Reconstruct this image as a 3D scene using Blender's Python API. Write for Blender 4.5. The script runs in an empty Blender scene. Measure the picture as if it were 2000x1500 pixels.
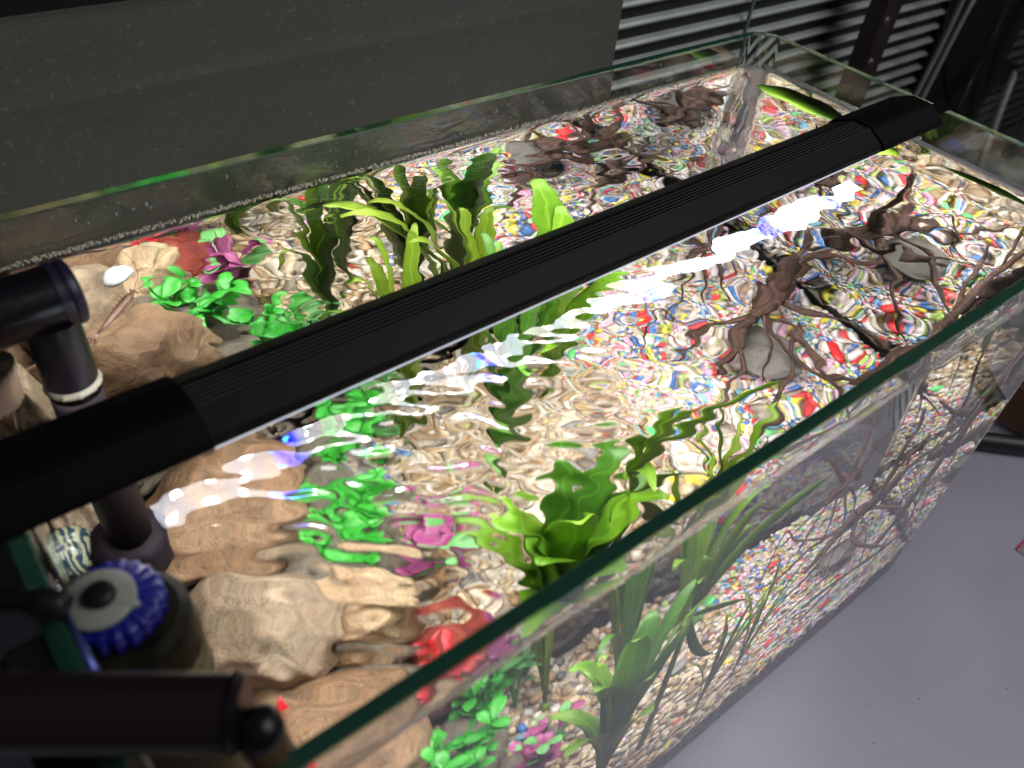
import bpy, math, random
import numpy as np
from mathutils import Vector, Matrix, noise as mn
R_ = math.radians
rng = np.random.default_rng(7)
random.seed(7)
S = bpy.context.scene
COL = S.collection

# ------------------------------------------------------------------ camera
cam_d = bpy.data.cameras.new('camera'); cam = bpy.data.objects.new('camera', cam_d); COL.objects.link(cam)
S.camera = cam
rows = ((0.7861433, -0.61200038, 0.08622205), (-0.37126029, -0.57915247, -0.72577422), (0.49410981, 0.53855172, -0.68250827))
M = Matrix(((rows[0][0], -rows[1][0], -rows[2][0]), (rows[0][1], -rows[1][1], -rows[2][1]), (rows[0][2], -rows[1][2], -rows[2][2])))
cam.matrix_world = Matrix.Translation((-0.56106, -0.37505, 0.20925)) @ M.to_4x4()
cam_d.sensor_width = 36; cam_d.lens = 36 * 1579.3 / 2000
cam_d.clip_start = 0.01; cam_d.clip_end = 50
cam_d.dof.use_dof = True; cam_d.dof.focus_distance = 0.50; cam_d.dof.aperture_fstop = 9.0

# ------------------------------------------------------------------ world, render
W = bpy.data.worlds.new('World'); S.world = W; W.use_nodes = True
W.node_tree.nodes['Background'].inputs[0].default_value = (0.8, 0.85, 1.0, 1)
W.node_tree.nodes['Background'].inputs[1].default_value = 0.05
S.view_settings.view_transform = 'Standard'; S.view_settings.look = 'None'
S.view_settings.exposure = 0.0; S.view_settings.gamma = 1.0
S.render.engine = 'CYCLES'
cy = S.cycles
cy.max_bounces = 20; cy.transmission_bounces = 18; cy.glossy_bounces = 12; cy.diffuse_bounces = 5
cy.transparent_max_bounces = 8; cy.caustics_reflective = False; cy.caustics_refractive = False
cy.sample_clamp_indirect = 6.0; cy.use_denoising = True

# ------------------------------------------------------------------ lamps
def area(name, loc, target, sx, sy, power, col):
    d = bpy.data.lights.new(name, 'AREA'); d.shape = 'RECTANGLE'; d.size = sx; d.size_y = sy
    d.energy = power; d.color = col
    o = bpy.data.objects.new(name, d); COL.objects.link(o); o.location = loc
    v = (Vector(target) - Vector(loc)).normalized()
    o.rotation_euler = v.to_track_quat('-Z', 'Y').to_euler()
    return o
BAR_A = math.atan2(0.010, 0.418)          # the bar lies slightly askew over the tank
# light of the LED bar inside the water
lw = area('led_light_in_water', (-0.29, -0.158, -0.030), (-0.29, -0.158, -1), 0.46, 0.024, 0.62, (0.93, 0.95, 1.0))
lw.rotation_euler = (0, 0, BAR_A)
area('underwater_fill', (-0.29, -0.146, -0.031), (-0.29, -0.146, -1), 0.52, 0.25, 2.9, (1.0, 0.94, 0.86)).rotation_euler = (0, 0, 0)  # added fill lamp below the surface, evens out the underwater light
area('tank_glow_on_table', (-0.14, -0.300, -0.10), (-0.11, -0.38, -0.36), 0.40, 0.08, 0.42, (0.86, 0.86, 1.0))
area('room_light', (0.6, -1.1, 1.3), (0.0, -0.1, -0.3), 1.1, 1.1, 14.0, (0.97, 0.97, 1.0))

# ------------------------------------------------------------------ mesh helpers
def tag(o, label=None, cat=None, group=None, kind=None):
    if label: o['label'] = label
    if cat: o['category'] = cat
    if group: o['group'] = group
    if kind: o['kind'] = kind
    return o
def thing(name, label, cat, loc=(0, 0, 0), group=None):
    o = bpy.data.objects.new(name, None); COL.objects.link(o); o.location = loc
    o.empty_display_size = 0.02
    return tag(o, label, cat, group)
def mesh(name, V, F, mat, parent=None, smooth=True, mats=None, mi=None):
    V = np.asarray(V, dtype=float)
    if parent is not None:
        V = V - np.array(parent_world(parent))
    me = bpy.data.meshes.new(name)
    me.from_pydata([tuple(v) for v in V], [], [tuple(f) for f in F])
    for m in (mats or [mat]): me.materials.append(m)
    if mi is not None: me.polygons.foreach_set('material_index', mi)
    me.polygons.foreach_set('use_smooth', [smooth] * len(me.polygons))
    me.update()
    o = bpy.data.objects.new(name, me); COL.objects.link(o)
    if parent is not None: o.parent = parent
    return o
def parent_world(p):
    v = Vector((0, 0, 0))
    while p is not None:
        v = v + p.location; p = p.parent
    return v
def merge(parts):
    V = []; F = []; n = 0
    for v, f in parts:
        V.append(np.asarray(v, float)); F += [tuple(i + n for i in q) for q in f]; n += len(v)
    return np.vstack(V), F
def tube(pts, radii, seg=10, rough=0.0, seed=0, cap=True, sub=1):
    pts = [np.array(p, float) for p in pts]
    if sub > 1:                       # Catmull-Rom refinement
        P = [pts[0]] + pts + [pts[-1]]; RR = [radii[0]] + list(radii) + [radii[-1]]
        np_, nr = [], []
        for i in range(1, len(P) - 2):
            for k in range(sub):
                t = k / sub
                a, b, c, d = P[i - 1], P[i], P[i + 1], P[i + 2]
                np_.append(0.5 * ((2 * b) + (-a + c) * t + (2 * a - 5 * b + 4 * c - d) * t * t + (-a + 3 * b - 3 * c + d) * t ** 3))
                nr.append(RR[i] * (1 - t) + RR[i + 1] * t)
        np_.append(pts[-1]); nr.append(radii[-1]); pts, radii = np_, nr
    V = []; F = []
    pa = None
    for i, p in enumerate(pts):
        t = (pts[min(i + 1, len(pts) - 1)] - pts[max(i - 1, 0)]); t /= (np.linalg.norm(t) + 1e-12)
        if pa is None:
            pa = np.cross(t, (0.31, 0.17, 0.93))
            if np.linalg.norm(pa) < 0.3: pa = np.cross(t, (1, 0, 0))
        a = pa - t * (pa @ t); a /= np.linalg.norm(a) + 1e-12; pa = a; b = np.cross(t, a)
        for k in range(seg):
            th = 2 * math.pi * k / seg
            r = radii[i]
            if rough:
                q = p * 260 + np.array([math.cos(th), math.sin(th), 0]) * 1.3
                r *= 1 + rough * mn.noise((q[0] * .6 + seed * 7.3, q[1] * .6, q[2] * .6)) + rough * 0.6 * mn.noise((math.cos(th) * 2.5 + seed, math.sin(th) * 2.5, i * 0.25))
            V.append(p + (a * math.cos(th) + b * math.sin(th)) * r)
    n = len(pts)
    for i in range(n - 1):
        for k in range(seg):
            k2 = (k + 1) % seg
            F.append((i * seg + k, i * seg + k2, (i + 1) * seg + k2, (i + 1) * seg + k))
    if cap:
        F.append(tuple(range(seg))[::-1]); F.append(tuple((n - 1) * seg + k for k in range(seg)))
    return np.array(V), F
def box(x0, x1, y0, y1, z0, z1, bev=0.0):
    c = np.array([(x0 + x1) / 2, (y0 + y1) / 2, (z0 + z1) / 2]); h = np.array([abs(x1 - x0), abs(y1 - y0), abs(z1 - z0)]) / 2
    if not bev:
        V = [c + h * np.array(s) for s in ((-1, -1, -1), (1, -1, -1), (1, 1, -1), (-1, 1, -1), (-1, -1, 1), (1, -1, 1), (1, 1, 1), (-1, 1, 1))]
        return np.array(V), [(3, 2, 1, 0), (4, 5, 6, 7), (0, 1, 5, 4), (1, 2, 6, 5), (2, 3, 7, 6), (3, 0, 4, 7)]
    import bmesh
    bm = bmesh.new(); bmesh.ops.create_cube(bm, size=2)
    for v in bm.verts: v.co = Vector(c) + Vector((v.co.x * h[0], v.co.y * h[1], v.co.z * h[2]))
    bmesh.ops.bevel(bm, geom=bm.edges[:], offset=bev, segments=2, affect='EDGES')
    V = [tuple(v.co) for v in bm.verts]; bm.verts.index_update()
    F = [tuple(v.index for v in f.verts) for f in bm.faces]; bm.free()
    return np.array(V), F
def xf(V, mat):
    V = np.asarray(V, float)
    return np.array([tuple(mat @ Vector(v)) for v in V])
def lathe(profile, seg=40, wave=None):
    """profile of (r, z) from bottom to top; wave(k_angle, r, z) may change the radius"""
    V = []; F = []
    for i, (r, z) in enumerate(profile):
        for k in range(seg):
            th = 2 * math.pi * k / seg; rr = r if wave is None else wave(th, r, z)
            V.append((rr * math.cos(th), rr * math.sin(th), z))
    for i in range(len(profile) - 1):
        for k in range(seg):
            k2 = (k + 1) % seg
            F.append((i * seg + k, i * seg + k2, (i + 1) * seg + k2, (i + 1) * seg + k))
    F.append(tuple(range(seg))[::-1]); F.append(tuple((len(profile) - 1) * seg + k for k in range(seg)))
    return np.array(V), F
import bmesh
_ico = {}
def ico(sub):
    if sub not in _ico:
        bm = bmesh.new(); bmesh.ops.create_icosphere(bm, subdivisions=sub, radius=1)
        _ico[sub] = (np.array([tuple(v.co) for v in bm.verts]), [tuple(v.index for v in f.verts) for f in bm.faces]); bm.free()
    V, F = _ico[sub]
    return V.copy(), list(F)

# ------------------------------------------------------------------ materials
def mat(name):
    m = bpy.data.materials.new(name); m.use_nodes = True
    nt = m.node_tree; return m, nt, nt.nodes['Principled BSDF']
def plain(name, col, rough=0.5, metal=0.0, spec=0.5, bump=0.0, bscale=200, var=0.0, vscale=30, sub=0):
    m, nt, p = mat(name)
    p.inputs['Base Color'].default_value = (*col, 1); p.inputs['Roughness'].default_value = rough
    p.inputs['Metallic'].default_value = metal; p.inputs['Specular IOR Level'].default_value = spec
    tc = nt.nodes.new('ShaderNodeTexCoord')
    if var:
        n = nt.nodes.new('ShaderNodeTexNoise'); n.inputs['Scale'].default_value = vscale; n.inputs['Detail'].default_value = 6
        nt.links.new(tc.outputs['Object'], n.inputs['Vector'])
        r = nt.nodes.new('ShaderNodeValToRGB')
        r.color_ramp.elements[0].position = 0.3; r.color_ramp.elements[1].position = 0.7
        r.color_ramp.elements[0].color = (*[c * (1 - var) for c in col], 1)
        r.color_ramp.elements[1].color = (*[min(1, c * (1 + var)) for c in col], 1)
        nt.links.new(n.outputs['Fac'], r.inputs['Fac']); nt.links.new(r.outputs['Color'], p.inputs['Base Color'])
    if bump:
        n2 = nt.nodes.new('ShaderNodeTexNoise'); n2.inputs['Scale'].default_value = bscale; n2.inputs['Detail'].default_value = 5
        nt.links.new(tc.outputs['Object'], n2.inputs['Vector'])
        b = nt.nodes.new('ShaderNodeBump'); b.inputs['Strength'].default_value = bump; b.inputs['Distance'].default_value = 0.001
        nt.links.new(n2.outputs['Fac'], b.inputs['Height']); nt.links.new(b.outputs['Normal'], p.inputs['Normal'])
    return m
def glass(name, col, ior, rough=0.0, absorb=None, dens=0):
    m = bpy.data.materials.new(name); m.use_nodes = True; nt = m.node_tree
    nt.nodes.remove(nt.nodes['Principled BSDF'])
    g = nt.nodes.new('ShaderNodeBsdfGlass'); g.inputs['Color'].default_value = (*col, 1); g.inputs['IOR'].default_value = ior
    g.inputs['Roughness'].default_value = rough
    nt.links.new(g.outputs[0], nt.nodes['Material Output'].inputs['Surface'])
    if absorb:
        v = nt.nodes.new('ShaderNodeVolumeAbsorption'); v.inputs['Color'].default_value = (*absorb, 1); v.inputs['Density'].default_value = dens
        nt.links.new(v.outputs[0], nt.nodes['Material Output'].inputs['Volume'])
    return m
def emis(name, col, s):
    m = bpy.data.materials.new(name); m.use_nodes = True; nt = m.node_tree
    nt.nodes.remove(nt.nodes['Principled BSDF'])
    e = nt.nodes.new('ShaderNodeEmission'); e.inputs[0].default_value = (*col, 1); e.inputs[1].default_value = s
    nt.links.new(e.outputs[0], nt.nodes['Material Output'].inputs['Surface'])
    return m
def attr_mat(name, rough=0.45, var=0.25, scale=500, bump=0.3):
    """colour comes per stone from a colour attribute, with grain on top"""
    m, nt, p = mat(name)
    a = nt.nodes.new('ShaderNodeAttribute'); a.attribute_name = 'stone_colour'
    tc = nt.nodes.new('ShaderNodeTexCoord')
    n = nt.nodes.new('ShaderNodeTexNoise'); n.inputs['Scale'].default_value = scale; n.inputs['Detail'].default_value = 4
    nt.links.new(tc.outputs['Object'], n.inputs['Vector'])
    mr = nt.nodes.new('ShaderNodeMapRange'); mr.inputs[1].default_value = 0.3; mr.inputs[2].default_value = 0.7
    mr.inputs[3].default_value = 1 - var; mr.inputs[4].default_value = 1 + var
    nt.links.new(n.outputs['Fac'], mr.inputs[0])
    mx = nt.nodes.new('ShaderNodeVectorMath'); mx.operation = 'SCALE'
    nt.links.new(a.outputs['Color'], mx.inputs[0]); nt.links.new(mr.outputs[0], mx.inputs['Scale'])
    nt.links.new(mx.outputs[0], p.inputs['Base Color']); p.inputs['Roughness'].default_value = rough
    b = nt.nodes.new('ShaderNodeBump'); b.inputs['Strength'].default_value = bump; b.inputs['Distance'].default_value = 0.0006
    nt.links.new(n.outputs['Fac'], b.inputs['Height']); nt.links.new(b.outputs['Normal'], p.inputs['Normal'])
    return m
def rock_mat(name, c0, c1, c2, scale=18, bump=0.6, streak=0.0, rough=0.75):
    m, nt, p = mat(name); p.inputs['Roughness'].default_value = rough
    tc = nt.nodes.new('ShaderNodeTexCoord'); mp = nt.nodes.new('ShaderNodeMapping')
    mp.inputs['Scale'].default_value = (1, 1, 1 + streak * 6); mp.inputs['Rotation'].default_value = (0.6, 0.4, 0.2)
    nt.links.new(tc.outputs['Object'], mp.inputs['Vector'])
    n = nt.nodes.new('ShaderNodeTexNoise'); n.inputs['Scale'].default_value = scale; n.inputs['Detail'].default_value = 9; n.inputs['Roughness'].default_value = 0.65
    n.inputs['Distortion'].default_value = 0.6
    nt.links.new(mp.outputs[0], n.inputs['Vector'])
    r = nt.nodes.new('ShaderNodeValToRGB'); e = r.color_ramp.elements
    e[0].position = 0.32; e[0].color = (*c0, 1); e[1].position = 0.68; e[1].color = (*c2, 1)
    k = r.color_ramp.elements.new(0.5); k.color = (*c1, 1)
    nt.links.new(n.outputs['Fac'], r.inputs['Fac'])
    n2 = nt.nodes.new('ShaderNodeTexNoise'); n2.inputs['Scale'].default_value = 450; n2.inputs['Detail'].default_value = 4
    nt.links.new(tc.outputs['Object'], n2.inputs['Vector'])
    r2 = nt.nodes.new('ShaderNodeValToRGB'); r2.color_ramp.elements[0].position = 0.36; r2.color_ramp.elements[1].position = 0.46
    r2.color_ramp.elements[0].color = (0.62, 0.58, 0.54, 1)
    nt.links.new(n2.outputs['Fac'], r2.inputs['Fac'])
    mu = nt.nodes.new('ShaderNodeMixRGB'); mu.blend_type = 'MULTIPLY'; mu.inputs[0].default_value = 0.7
    nt.links.new(r.outputs[0], mu.inputs[1]); nt.links.new(r2.outputs[0], mu.inputs[2])
    n3 = nt.nodes.new('ShaderNodeTexNoise'); n3.inputs['Scale'].default_value = 34; n3.inputs['Detail'].default_value = 7; n3.inputs['Distortion'].default_value = 2.0
    nt.links.new(mp.outputs[0], n3.inputs['Vector'])
    r3 = nt.nodes.new('ShaderNodeValToRGB'); r3.color_ramp.elements[0].position = 0.47; r3.color_ramp.elements[1].position = 0.60
    r3.color_ramp.elements[0].color = (1, 1, 1, 1); r3.color_ramp.elements[1].color = (.60, .63, .66, 1)
    cr = r3.color_ramp.elements.new(0.485); cr.color = (.50, .40, .34, 1); cr2 = r3.color_ramp.elements.new(0.50); cr2.color = (1, .97, .93, 1)
    nt.links.new(n3.outputs['Fac'], r3.inputs['Fac'])
    mu2 = nt.nodes.new('ShaderNodeMixRGB'); mu2.blend_type = 'MULTIPLY'; mu2.inputs[0].default_value = 0.8
    nt.links.new(mu.outputs[0], mu2.inputs[1]); nt.links.new(r3.outputs[0], mu2.inputs[2])
    nt.links.new(mu2.outputs[0], p.inputs['Base Color'])
    ad = nt.nodes.new('ShaderNodeMath'); ad.operation = 'MULTIPLY_ADD'; ad.inputs[1].default_value = 0.5
    nt.links.new(n2.outputs['Fac'], ad.inputs[0]); nt.links.new(n.outputs['Fac'], ad.inputs[2])
    b = nt.nodes.new('ShaderNodeBump'); b.inputs['Strength'].default_value = bump; b.inputs['Distance'].default_value = 0.003
    nt.links.new(ad.outputs[0], b.inputs['Height']); nt.links.new(b.outputs['Normal'], p.inputs['Normal'])
    return m
def leaf_mat(name, col, col2, trans=0.4, rough=0.4, vein=True, scale=35):
    m, nt, p = mat(name); p.inputs['Roughness'].default_value = rough
    tc = nt.nodes.new('ShaderNodeTexCoord')
    n = nt.nodes.new('ShaderNodeTexNoise'); n.inputs['Scale'].default_value = scale; n.inputs['Detail'].default_value = 5
    nt.links.new(tc.outputs['Object'], n.inputs['Vector'])
    r = nt.nodes.new('ShaderNodeValToRGB'); r.color_ramp.elements[0].position = 0.35; r.color_ramp.elements[1].position = 0.65
    r.color_ramp.elements[0].color = (*col2, 1); r.color_ramp.elements[1].color = (*col, 1)
    nt.links.new(n.outputs['Fac'], r.inputs['Fac']); last = r.outputs[0]
    if vein:
        uv = nt.nodes.new('ShaderNodeAttribute'); uv.attribute_name = 'across'
        w = nt.nodes.new('ShaderNodeMath'); w.operation = 'ABSOLUTE'; nt.links.new(uv.outputs['Fac'], w.inputs[0])
        l = nt.nodes.new('ShaderNodeMapRange'); l.inputs[1].default_value = 0.02; l.inputs[2].default_value = 0.16
        l.inputs[3].default_value = 0.30; l.inputs[4].default_value = 0.0
        nt.links.new(w.outputs[0], l.inputs[0])
        sn = nt.nodes.new('ShaderNodeMath'); sn.operation = 'MULTIPLY'; sn.inputs[1].default_value = 34; nt.links.new(uv.outputs['Fac'], sn.inputs[0])
        s2 = nt.nodes.new('ShaderNodeMath'); s2.operation = 'SINE'; nt.links.new(sn.outputs[0], s2.inputs[0])
        s3 = nt.nodes.new('ShaderNodeMapRange'); s3.inputs[1].default_value = 0.6; s3.inputs[2].default_value = 1.0; s3.inputs[3].default_value = 0; s3.inputs[4].default_value = 0.14
        nt.links.new(s2.outputs[0], s3.inputs[0])
        mxm = nt.nodes.new('ShaderNodeMath'); mxm.operation = 'MAXIMUM'; nt.links.new(l.outputs[0], mxm.inputs[0]); nt.links.new(s3.outputs[0], mxm.inputs[1])
        mx = nt.nodes.new('ShaderNodeMixRGB'); mx.inputs[2].default_value = (*[min(1, c * 1.9 + .03) for c in col], 1)
        nt.links.new(mxm.outputs[0], mx.inputs[0]); nt.links.new(last, mx.inputs[1]); last = mx.outputs[0]
    nt.links.new(last, p.inputs['Base Color'])
    t = nt.nodes.new('ShaderNodeBsdfTranslucent'); nt.links.new(last, t.inputs[0])
    ms = nt.nodes.new('ShaderNodeMixShader'); ms.inputs[0].default_value = trans
    nt.links.new(p.outputs[0], ms.inputs[1]); nt.links.new(t.outputs[0], ms.inputs[2])
    nt.links.new(ms.outputs[0], nt.nodes['Material Output'].inputs['Surface'])
    return m

M_glass = glass('tank_glass', (.985, 1, .99), 1.5)
M_edge = glass('ground_glass_edge', (0.40, 0.50, 0.36), 1.5, .12)
_nt = M_edge.node_tree; _d = _nt.nodes.new('ShaderNodeBsdfDiffuse'); _d.inputs[0].default_value = (.05, .20, .13, 1)
_ms = _nt.nodes.new('ShaderNodeMixShader'); _ms.inputs[0].default_value = .35
_nt.links.new([n for n in _nt.nodes if n.type == 'BSDF_GLASS'][0].outputs[0], _ms.inputs[1]); _nt.links.new(_d.outputs[0], _ms.inputs[2])
_nt.links.new(_ms.outputs[0], _nt.nodes['Material Output'].inputs['Surface'])
M_iface = glass('glass_wetted_by_water', (1, 1, 1), 1.5 / 1.333)
M_water = glass('water', (0.97, 0.99, 0.975), 1.333)
M_black = plain('black_aluminium', (0.0085, 0.0088, 0.0095), 0.45, 0.0, 0.15, bump=0.05, bscale=2500)
M_sleeve = plain('black_plastic', (0.0042, 0.0042, 0.0046), 0.55, 0, 0.10, bump=0.06, bscale=2500)
M_pipe = plain('glossy_black_pipe', (0.008, 0.006, 0.009), 0.3, 0, 0.35, bump=0.15, bscale=300)
M_sub = plain('wet_black_plastic', (0.012, 0.009, 0.013), .5, 0, .06)
M_dark = plain('dark_rubber', (0.01, 0.01, 0.01), 0.45)
M_blue = plain('blue_plastic', (0.006, 0.010, 0.22), 0.3, 0, 0.5, bump=0.05)
M_white = plain('cream_plastic', (0.36, 0.37, 0.31), 0.35)
M_board = None

# ------------------------------------------------------------------ tank
L, D, H = 0.578, 0.2912, 0.356
TH = 0.006
WL = -0.0245
def rrect(x0, x1, y0, y1, r, z, n=14):
    P = []
    for cx, cy_, a0 in ((x1 - r, y1 - r, 0), (x0 + r, y1 - r, 90), (x0 + r, y0 + r, 180), (x1 - r, y0 + r, 270)):
        for k in range(n + 1):
            a = R_(a0 + 90 * k / n); P.append((cx + r * math.cos(a), cy_ + r * math.sin(a), z))
    return P
tank = thing('aquarium_tank', 'rimless clear glass tank with rounded corners and green edges, on the grey table', 'aquarium', (-L / 2, -D / 2, -H))
def wall_mesh():
    o0 = rrect(-L, 0, -D, 0, 0.020, -H); o1 = rrect(-L + .0005, -.0005, -D + .0005, -.0005, 0.0195, 0.0); o1b = rrect(-L, 0, -D, 0, 0.020, -0.0006)
    i0 = rrect(-L + TH, -TH, -D + TH, -TH, 0.014, -H); i1 = rrect(-L + TH - .0005, -TH + .0005, -D + TH - .0005, -TH + .0005, 0.0145, 0.0); i1b = rrect(-L + TH, -TH, -D + TH, -TH, 0.014, -0.0006)
    iw = [(x, y, WL + .0014) for x, y, z in i0]
    n = len(o0); rings = [o0, o1b, o1, i1, i1b, iw, i0]
    V = [p for r in rings for p in r]; F = []
    for a in range(7):
        b = (a + 1) % 7
        for k in range(n):
            k2 = (k + 1) % n
            F.append((a * n + k, a * n + k2, b * n + k2, b * n + k))
    return V, F
V, F = wall_mesh()
nr = len(F) // 7
gw = mesh('glass_wall', V, F, None, tank, smooth=True, mats=[M_glass, M_iface, M_edge], mi=[{5: 1, 1: 2, 2: 2, 3: 2, 6: 2}.get(k // nr, 0) for k in range(len(F))])
gw.data.set_sharp_from_angle(angle=R_(25))
V, F = box(-L + TH + .0004, -TH - .0004, -D + TH + .0004, -TH - .0004, -H + 0.0002, -H + TH)
Vb, Fb = [], []
pl = rrect(-L + TH + .0004, -TH - .0004, -D + TH + .0004, -TH - .0004, 0.0138, -H + .0002); pu = [(x, y, -H + TH) for x, y, z in pl]
n = len(pl); Vb = pl + pu; Fb = [(k, (k + 1) % n, n + (k + 1) % n, n + k) for k in range(n)] + [tuple(range(n))[::-1], tuple(range(n, 2 * n))]
mesh('bottom_pane', Vb, Fb, M_glass, tank, smooth=False)

# ------------------------------------------------------------------ water with real ripples
def wave_h(x, y):
    h = np.zeros_like(x)
    def amp(x, y):   # calmer at the far left, lively in the middle
        a = 0.10 + 0.45 / (1 + np.exp(-(x + 0.475 + .25 * (y + .14)) / 0.015))
        return a * (1 - 0.35 / (1 + np.exp(-(x + 0.12) / 0.03)))
    for (cx, cy0, lam, A, ph, dec) in ((-0.472, -0.228, 0.0115, 0.00030, 0.4, 0.065), (-0.585, -0.14, 0.021, 0.00022, 0.0, 0.5),
                                   (-0.30, -0.30, 0.034, 0.00018, 1.0, 0.7), (-0.2, 0.05, 0.026, 0.00012, 2.0, 0.8), (0.10, -0.1, 0.018, 0.00006, 0.7, 0.4)):
        d = np.hypot(x - cx, y - cy0)
        h += A * np.sin(2 * np.pi * d / lam + ph) * np.exp(-d / dec)
    k = np.random.default_rng(11)
    for lam, A, n in ((0.055, 0.00022, 5), (0.030, 0.000085, 8), (0.017, 0.000024, 10), (0.010, 0.000005, 9)):
        for _ in range(n):
            a = k.normal(.97, 0.42); l = lam * k.uniform(0.8, 1.25); ph = k.uniform(0, 6.28)
            cxm = k.uniform(-.6, 0); cym = k.uniform(-.3, 0)
            env = 0.35 + np.exp(-((x - cxm) ** 2 + (y - cym) ** 2) / 0.02)
            h += A * env * np.sin(2 * np.pi * (x * np.cos(a) + y * np.sin(a)) / l + ph + 1.2 * np.sin(2 * np.pi * (y * np.cos(a) - x * np.sin(a)) / 0.06 + ph))
    h *= amp(x, y)
    # trains of short ripples with long crests around the outlet current
    for cx, cy0, rx, ry, lam, A, a0, ph in ((-.425, -.215, .070, .045, .0135, .00034, .92, .0), (-.440, -.130, .060, .050, .0110, .00009, 1.02, 1.1),
                                        (-.380, -.225, .060, .045, .0155, .00030, .85, 2.0), (-.330, -.150, .070, .060, .0160, .00012, 1.05, .7), (-.400, -.160, .050, .040, .0150, .00012, .95, .7),
                                        (-.480, -.225, .040, .050, .0120, .00034, .80, .3), (-.455, -.200, .050, .050, .0210, .00050, .90, 1.3), (-.240, -.060, .090, .040, .0150, .00010, 1.2, .3), (-.36, -.04, .09, .03, .0120, .00008, 1.3, .3)):
        u = x * np.cos(a0) + y * np.sin(a0); v = y * np.cos(a0) - x * np.sin(a0)
        env = np.exp(-((x - cx) / rx) ** 2 - ((y - cy0) / ry) ** 2)
        h += A * env * (np.sin(2 * np.pi * (u + .0035 * np.sin(v / .0095 + ph * 3) + .002 * np.sin(v / .0043 + ph)) / lam + ph) + .35 * np.sin(2 * np.pi * u / (lam * .61) + 2 * v / .02))
    return h
def water_mesh():
    nx, ny = 620, 310
    x0, x1, y0, y1 = -L + TH + .0001, -TH - .0001, -D + TH + .0001, -TH - .0001
    # finer near the walls for the meniscus
    def axis(a, b, n):
        t = np.linspace(0, 1, n); s = t - 0.045 * np.sin(4 * np.pi * t) / (2 * np.pi) * 1.0
        e = 0.5 - 0.5 * np.cos(np.pi * t); s = 0.93 * t + 0.07 * e
        return a + (b - a) * s
    X, Y = np.meshgrid(axis(x0, x1, nx), axis(y0, y1, ny), indexing='ij')
    r = 0.0139
    for sx, cx in ((-1, x0 + r), (1, x1 - r)):
        for sy, cy0 in ((-1, y0 + r), (1, y1 - r)):
            u = (X - cx) * sx; v = (Y - cy0) * sy
            mk = (u > 0) & (v > 0)
            f = np.maximum(u, v) / np.maximum(np.hypot(u, v), 1e-9)
            X = np.where(mk, cx + sx * u * f, X); Y = np.where(mk, cy0 + sy * v * f, Y)
    d = np.minimum(np.minimum(X - x0, x1 - X), np.minimum(Y - y0, y1 - Y)); d = np.maximum(d, 0)
    Z = WL + wave_h(X, Y) + 0.0016 * np.exp(-d / 0.0016)
    V = np.stack([X, Y, Z], -1).reshape(-1, 3)
    idx = np.arange(nx * ny).reshape(nx, ny)
    q = np.stack([idx[:-1, :-1], idx[1:, :-1], idx[1:, 1:], idx[:-1, 1:]], -1).reshape(-1, 4)
    return V, [tuple(f) for f in q.tolist()]
V, F = water_mesh()
water = mesh('water', V, F, M_water)
tag(water, 'rippled clear water filling the glass tank to just below its rim', 'water', kind='structure')

# ------------------------------------------------------------------ gravel
def bed(x, y):
    t = (y + D) / D
    return -0.334 + 0.030 * t ** 1.2 + 0.004 * mn.noise((x * 14, y * 14, 0)) + 0.004 * mn.noise((x * 35, y * 35, 3))
NAT = [((0.48, 0.34, 0.20), 5), ((0.60, 0.48, 0.33), 5), ((0.40, 0.26, 0.14), 3.5), ((0.33, 0.27, 0.21), 3), ((0.72, 0.66, 0.56), 4), ((0.16, 0.15, 0.15), 2), ((0.30, 0.20, 0.12), 1.5), ((0.50, 0.48, 0.44), 2)]
COLS = [((0.80, 0.73, 0.74), 11), ((0.70, 0.58, 0.50), 4.5), ((0.07, 0.20, 0.56), 2.7), ((0.75, 0.06, 0.07), 2.4), ((0.84, 0.70, 0.08), 2.1), ((0.50, 0.68, 0.18), 2.4), ((0.70, 0.42, 0.60), 3.0), ((0.34, 0.33, 0.33), .4), ((0.18, 0.60, 0.26), .7), ((0.20, 0.46, 0.66), 1.6)]
def pick(pal, r):
    w = np.array([p[1] for p in pal]); i = r.choice(len(pal), p=w / w.sum()); c = np.array(pal[i][0])
    return np.clip(c * r.uniform(0.82, 1.15), 0, 0.9)
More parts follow.
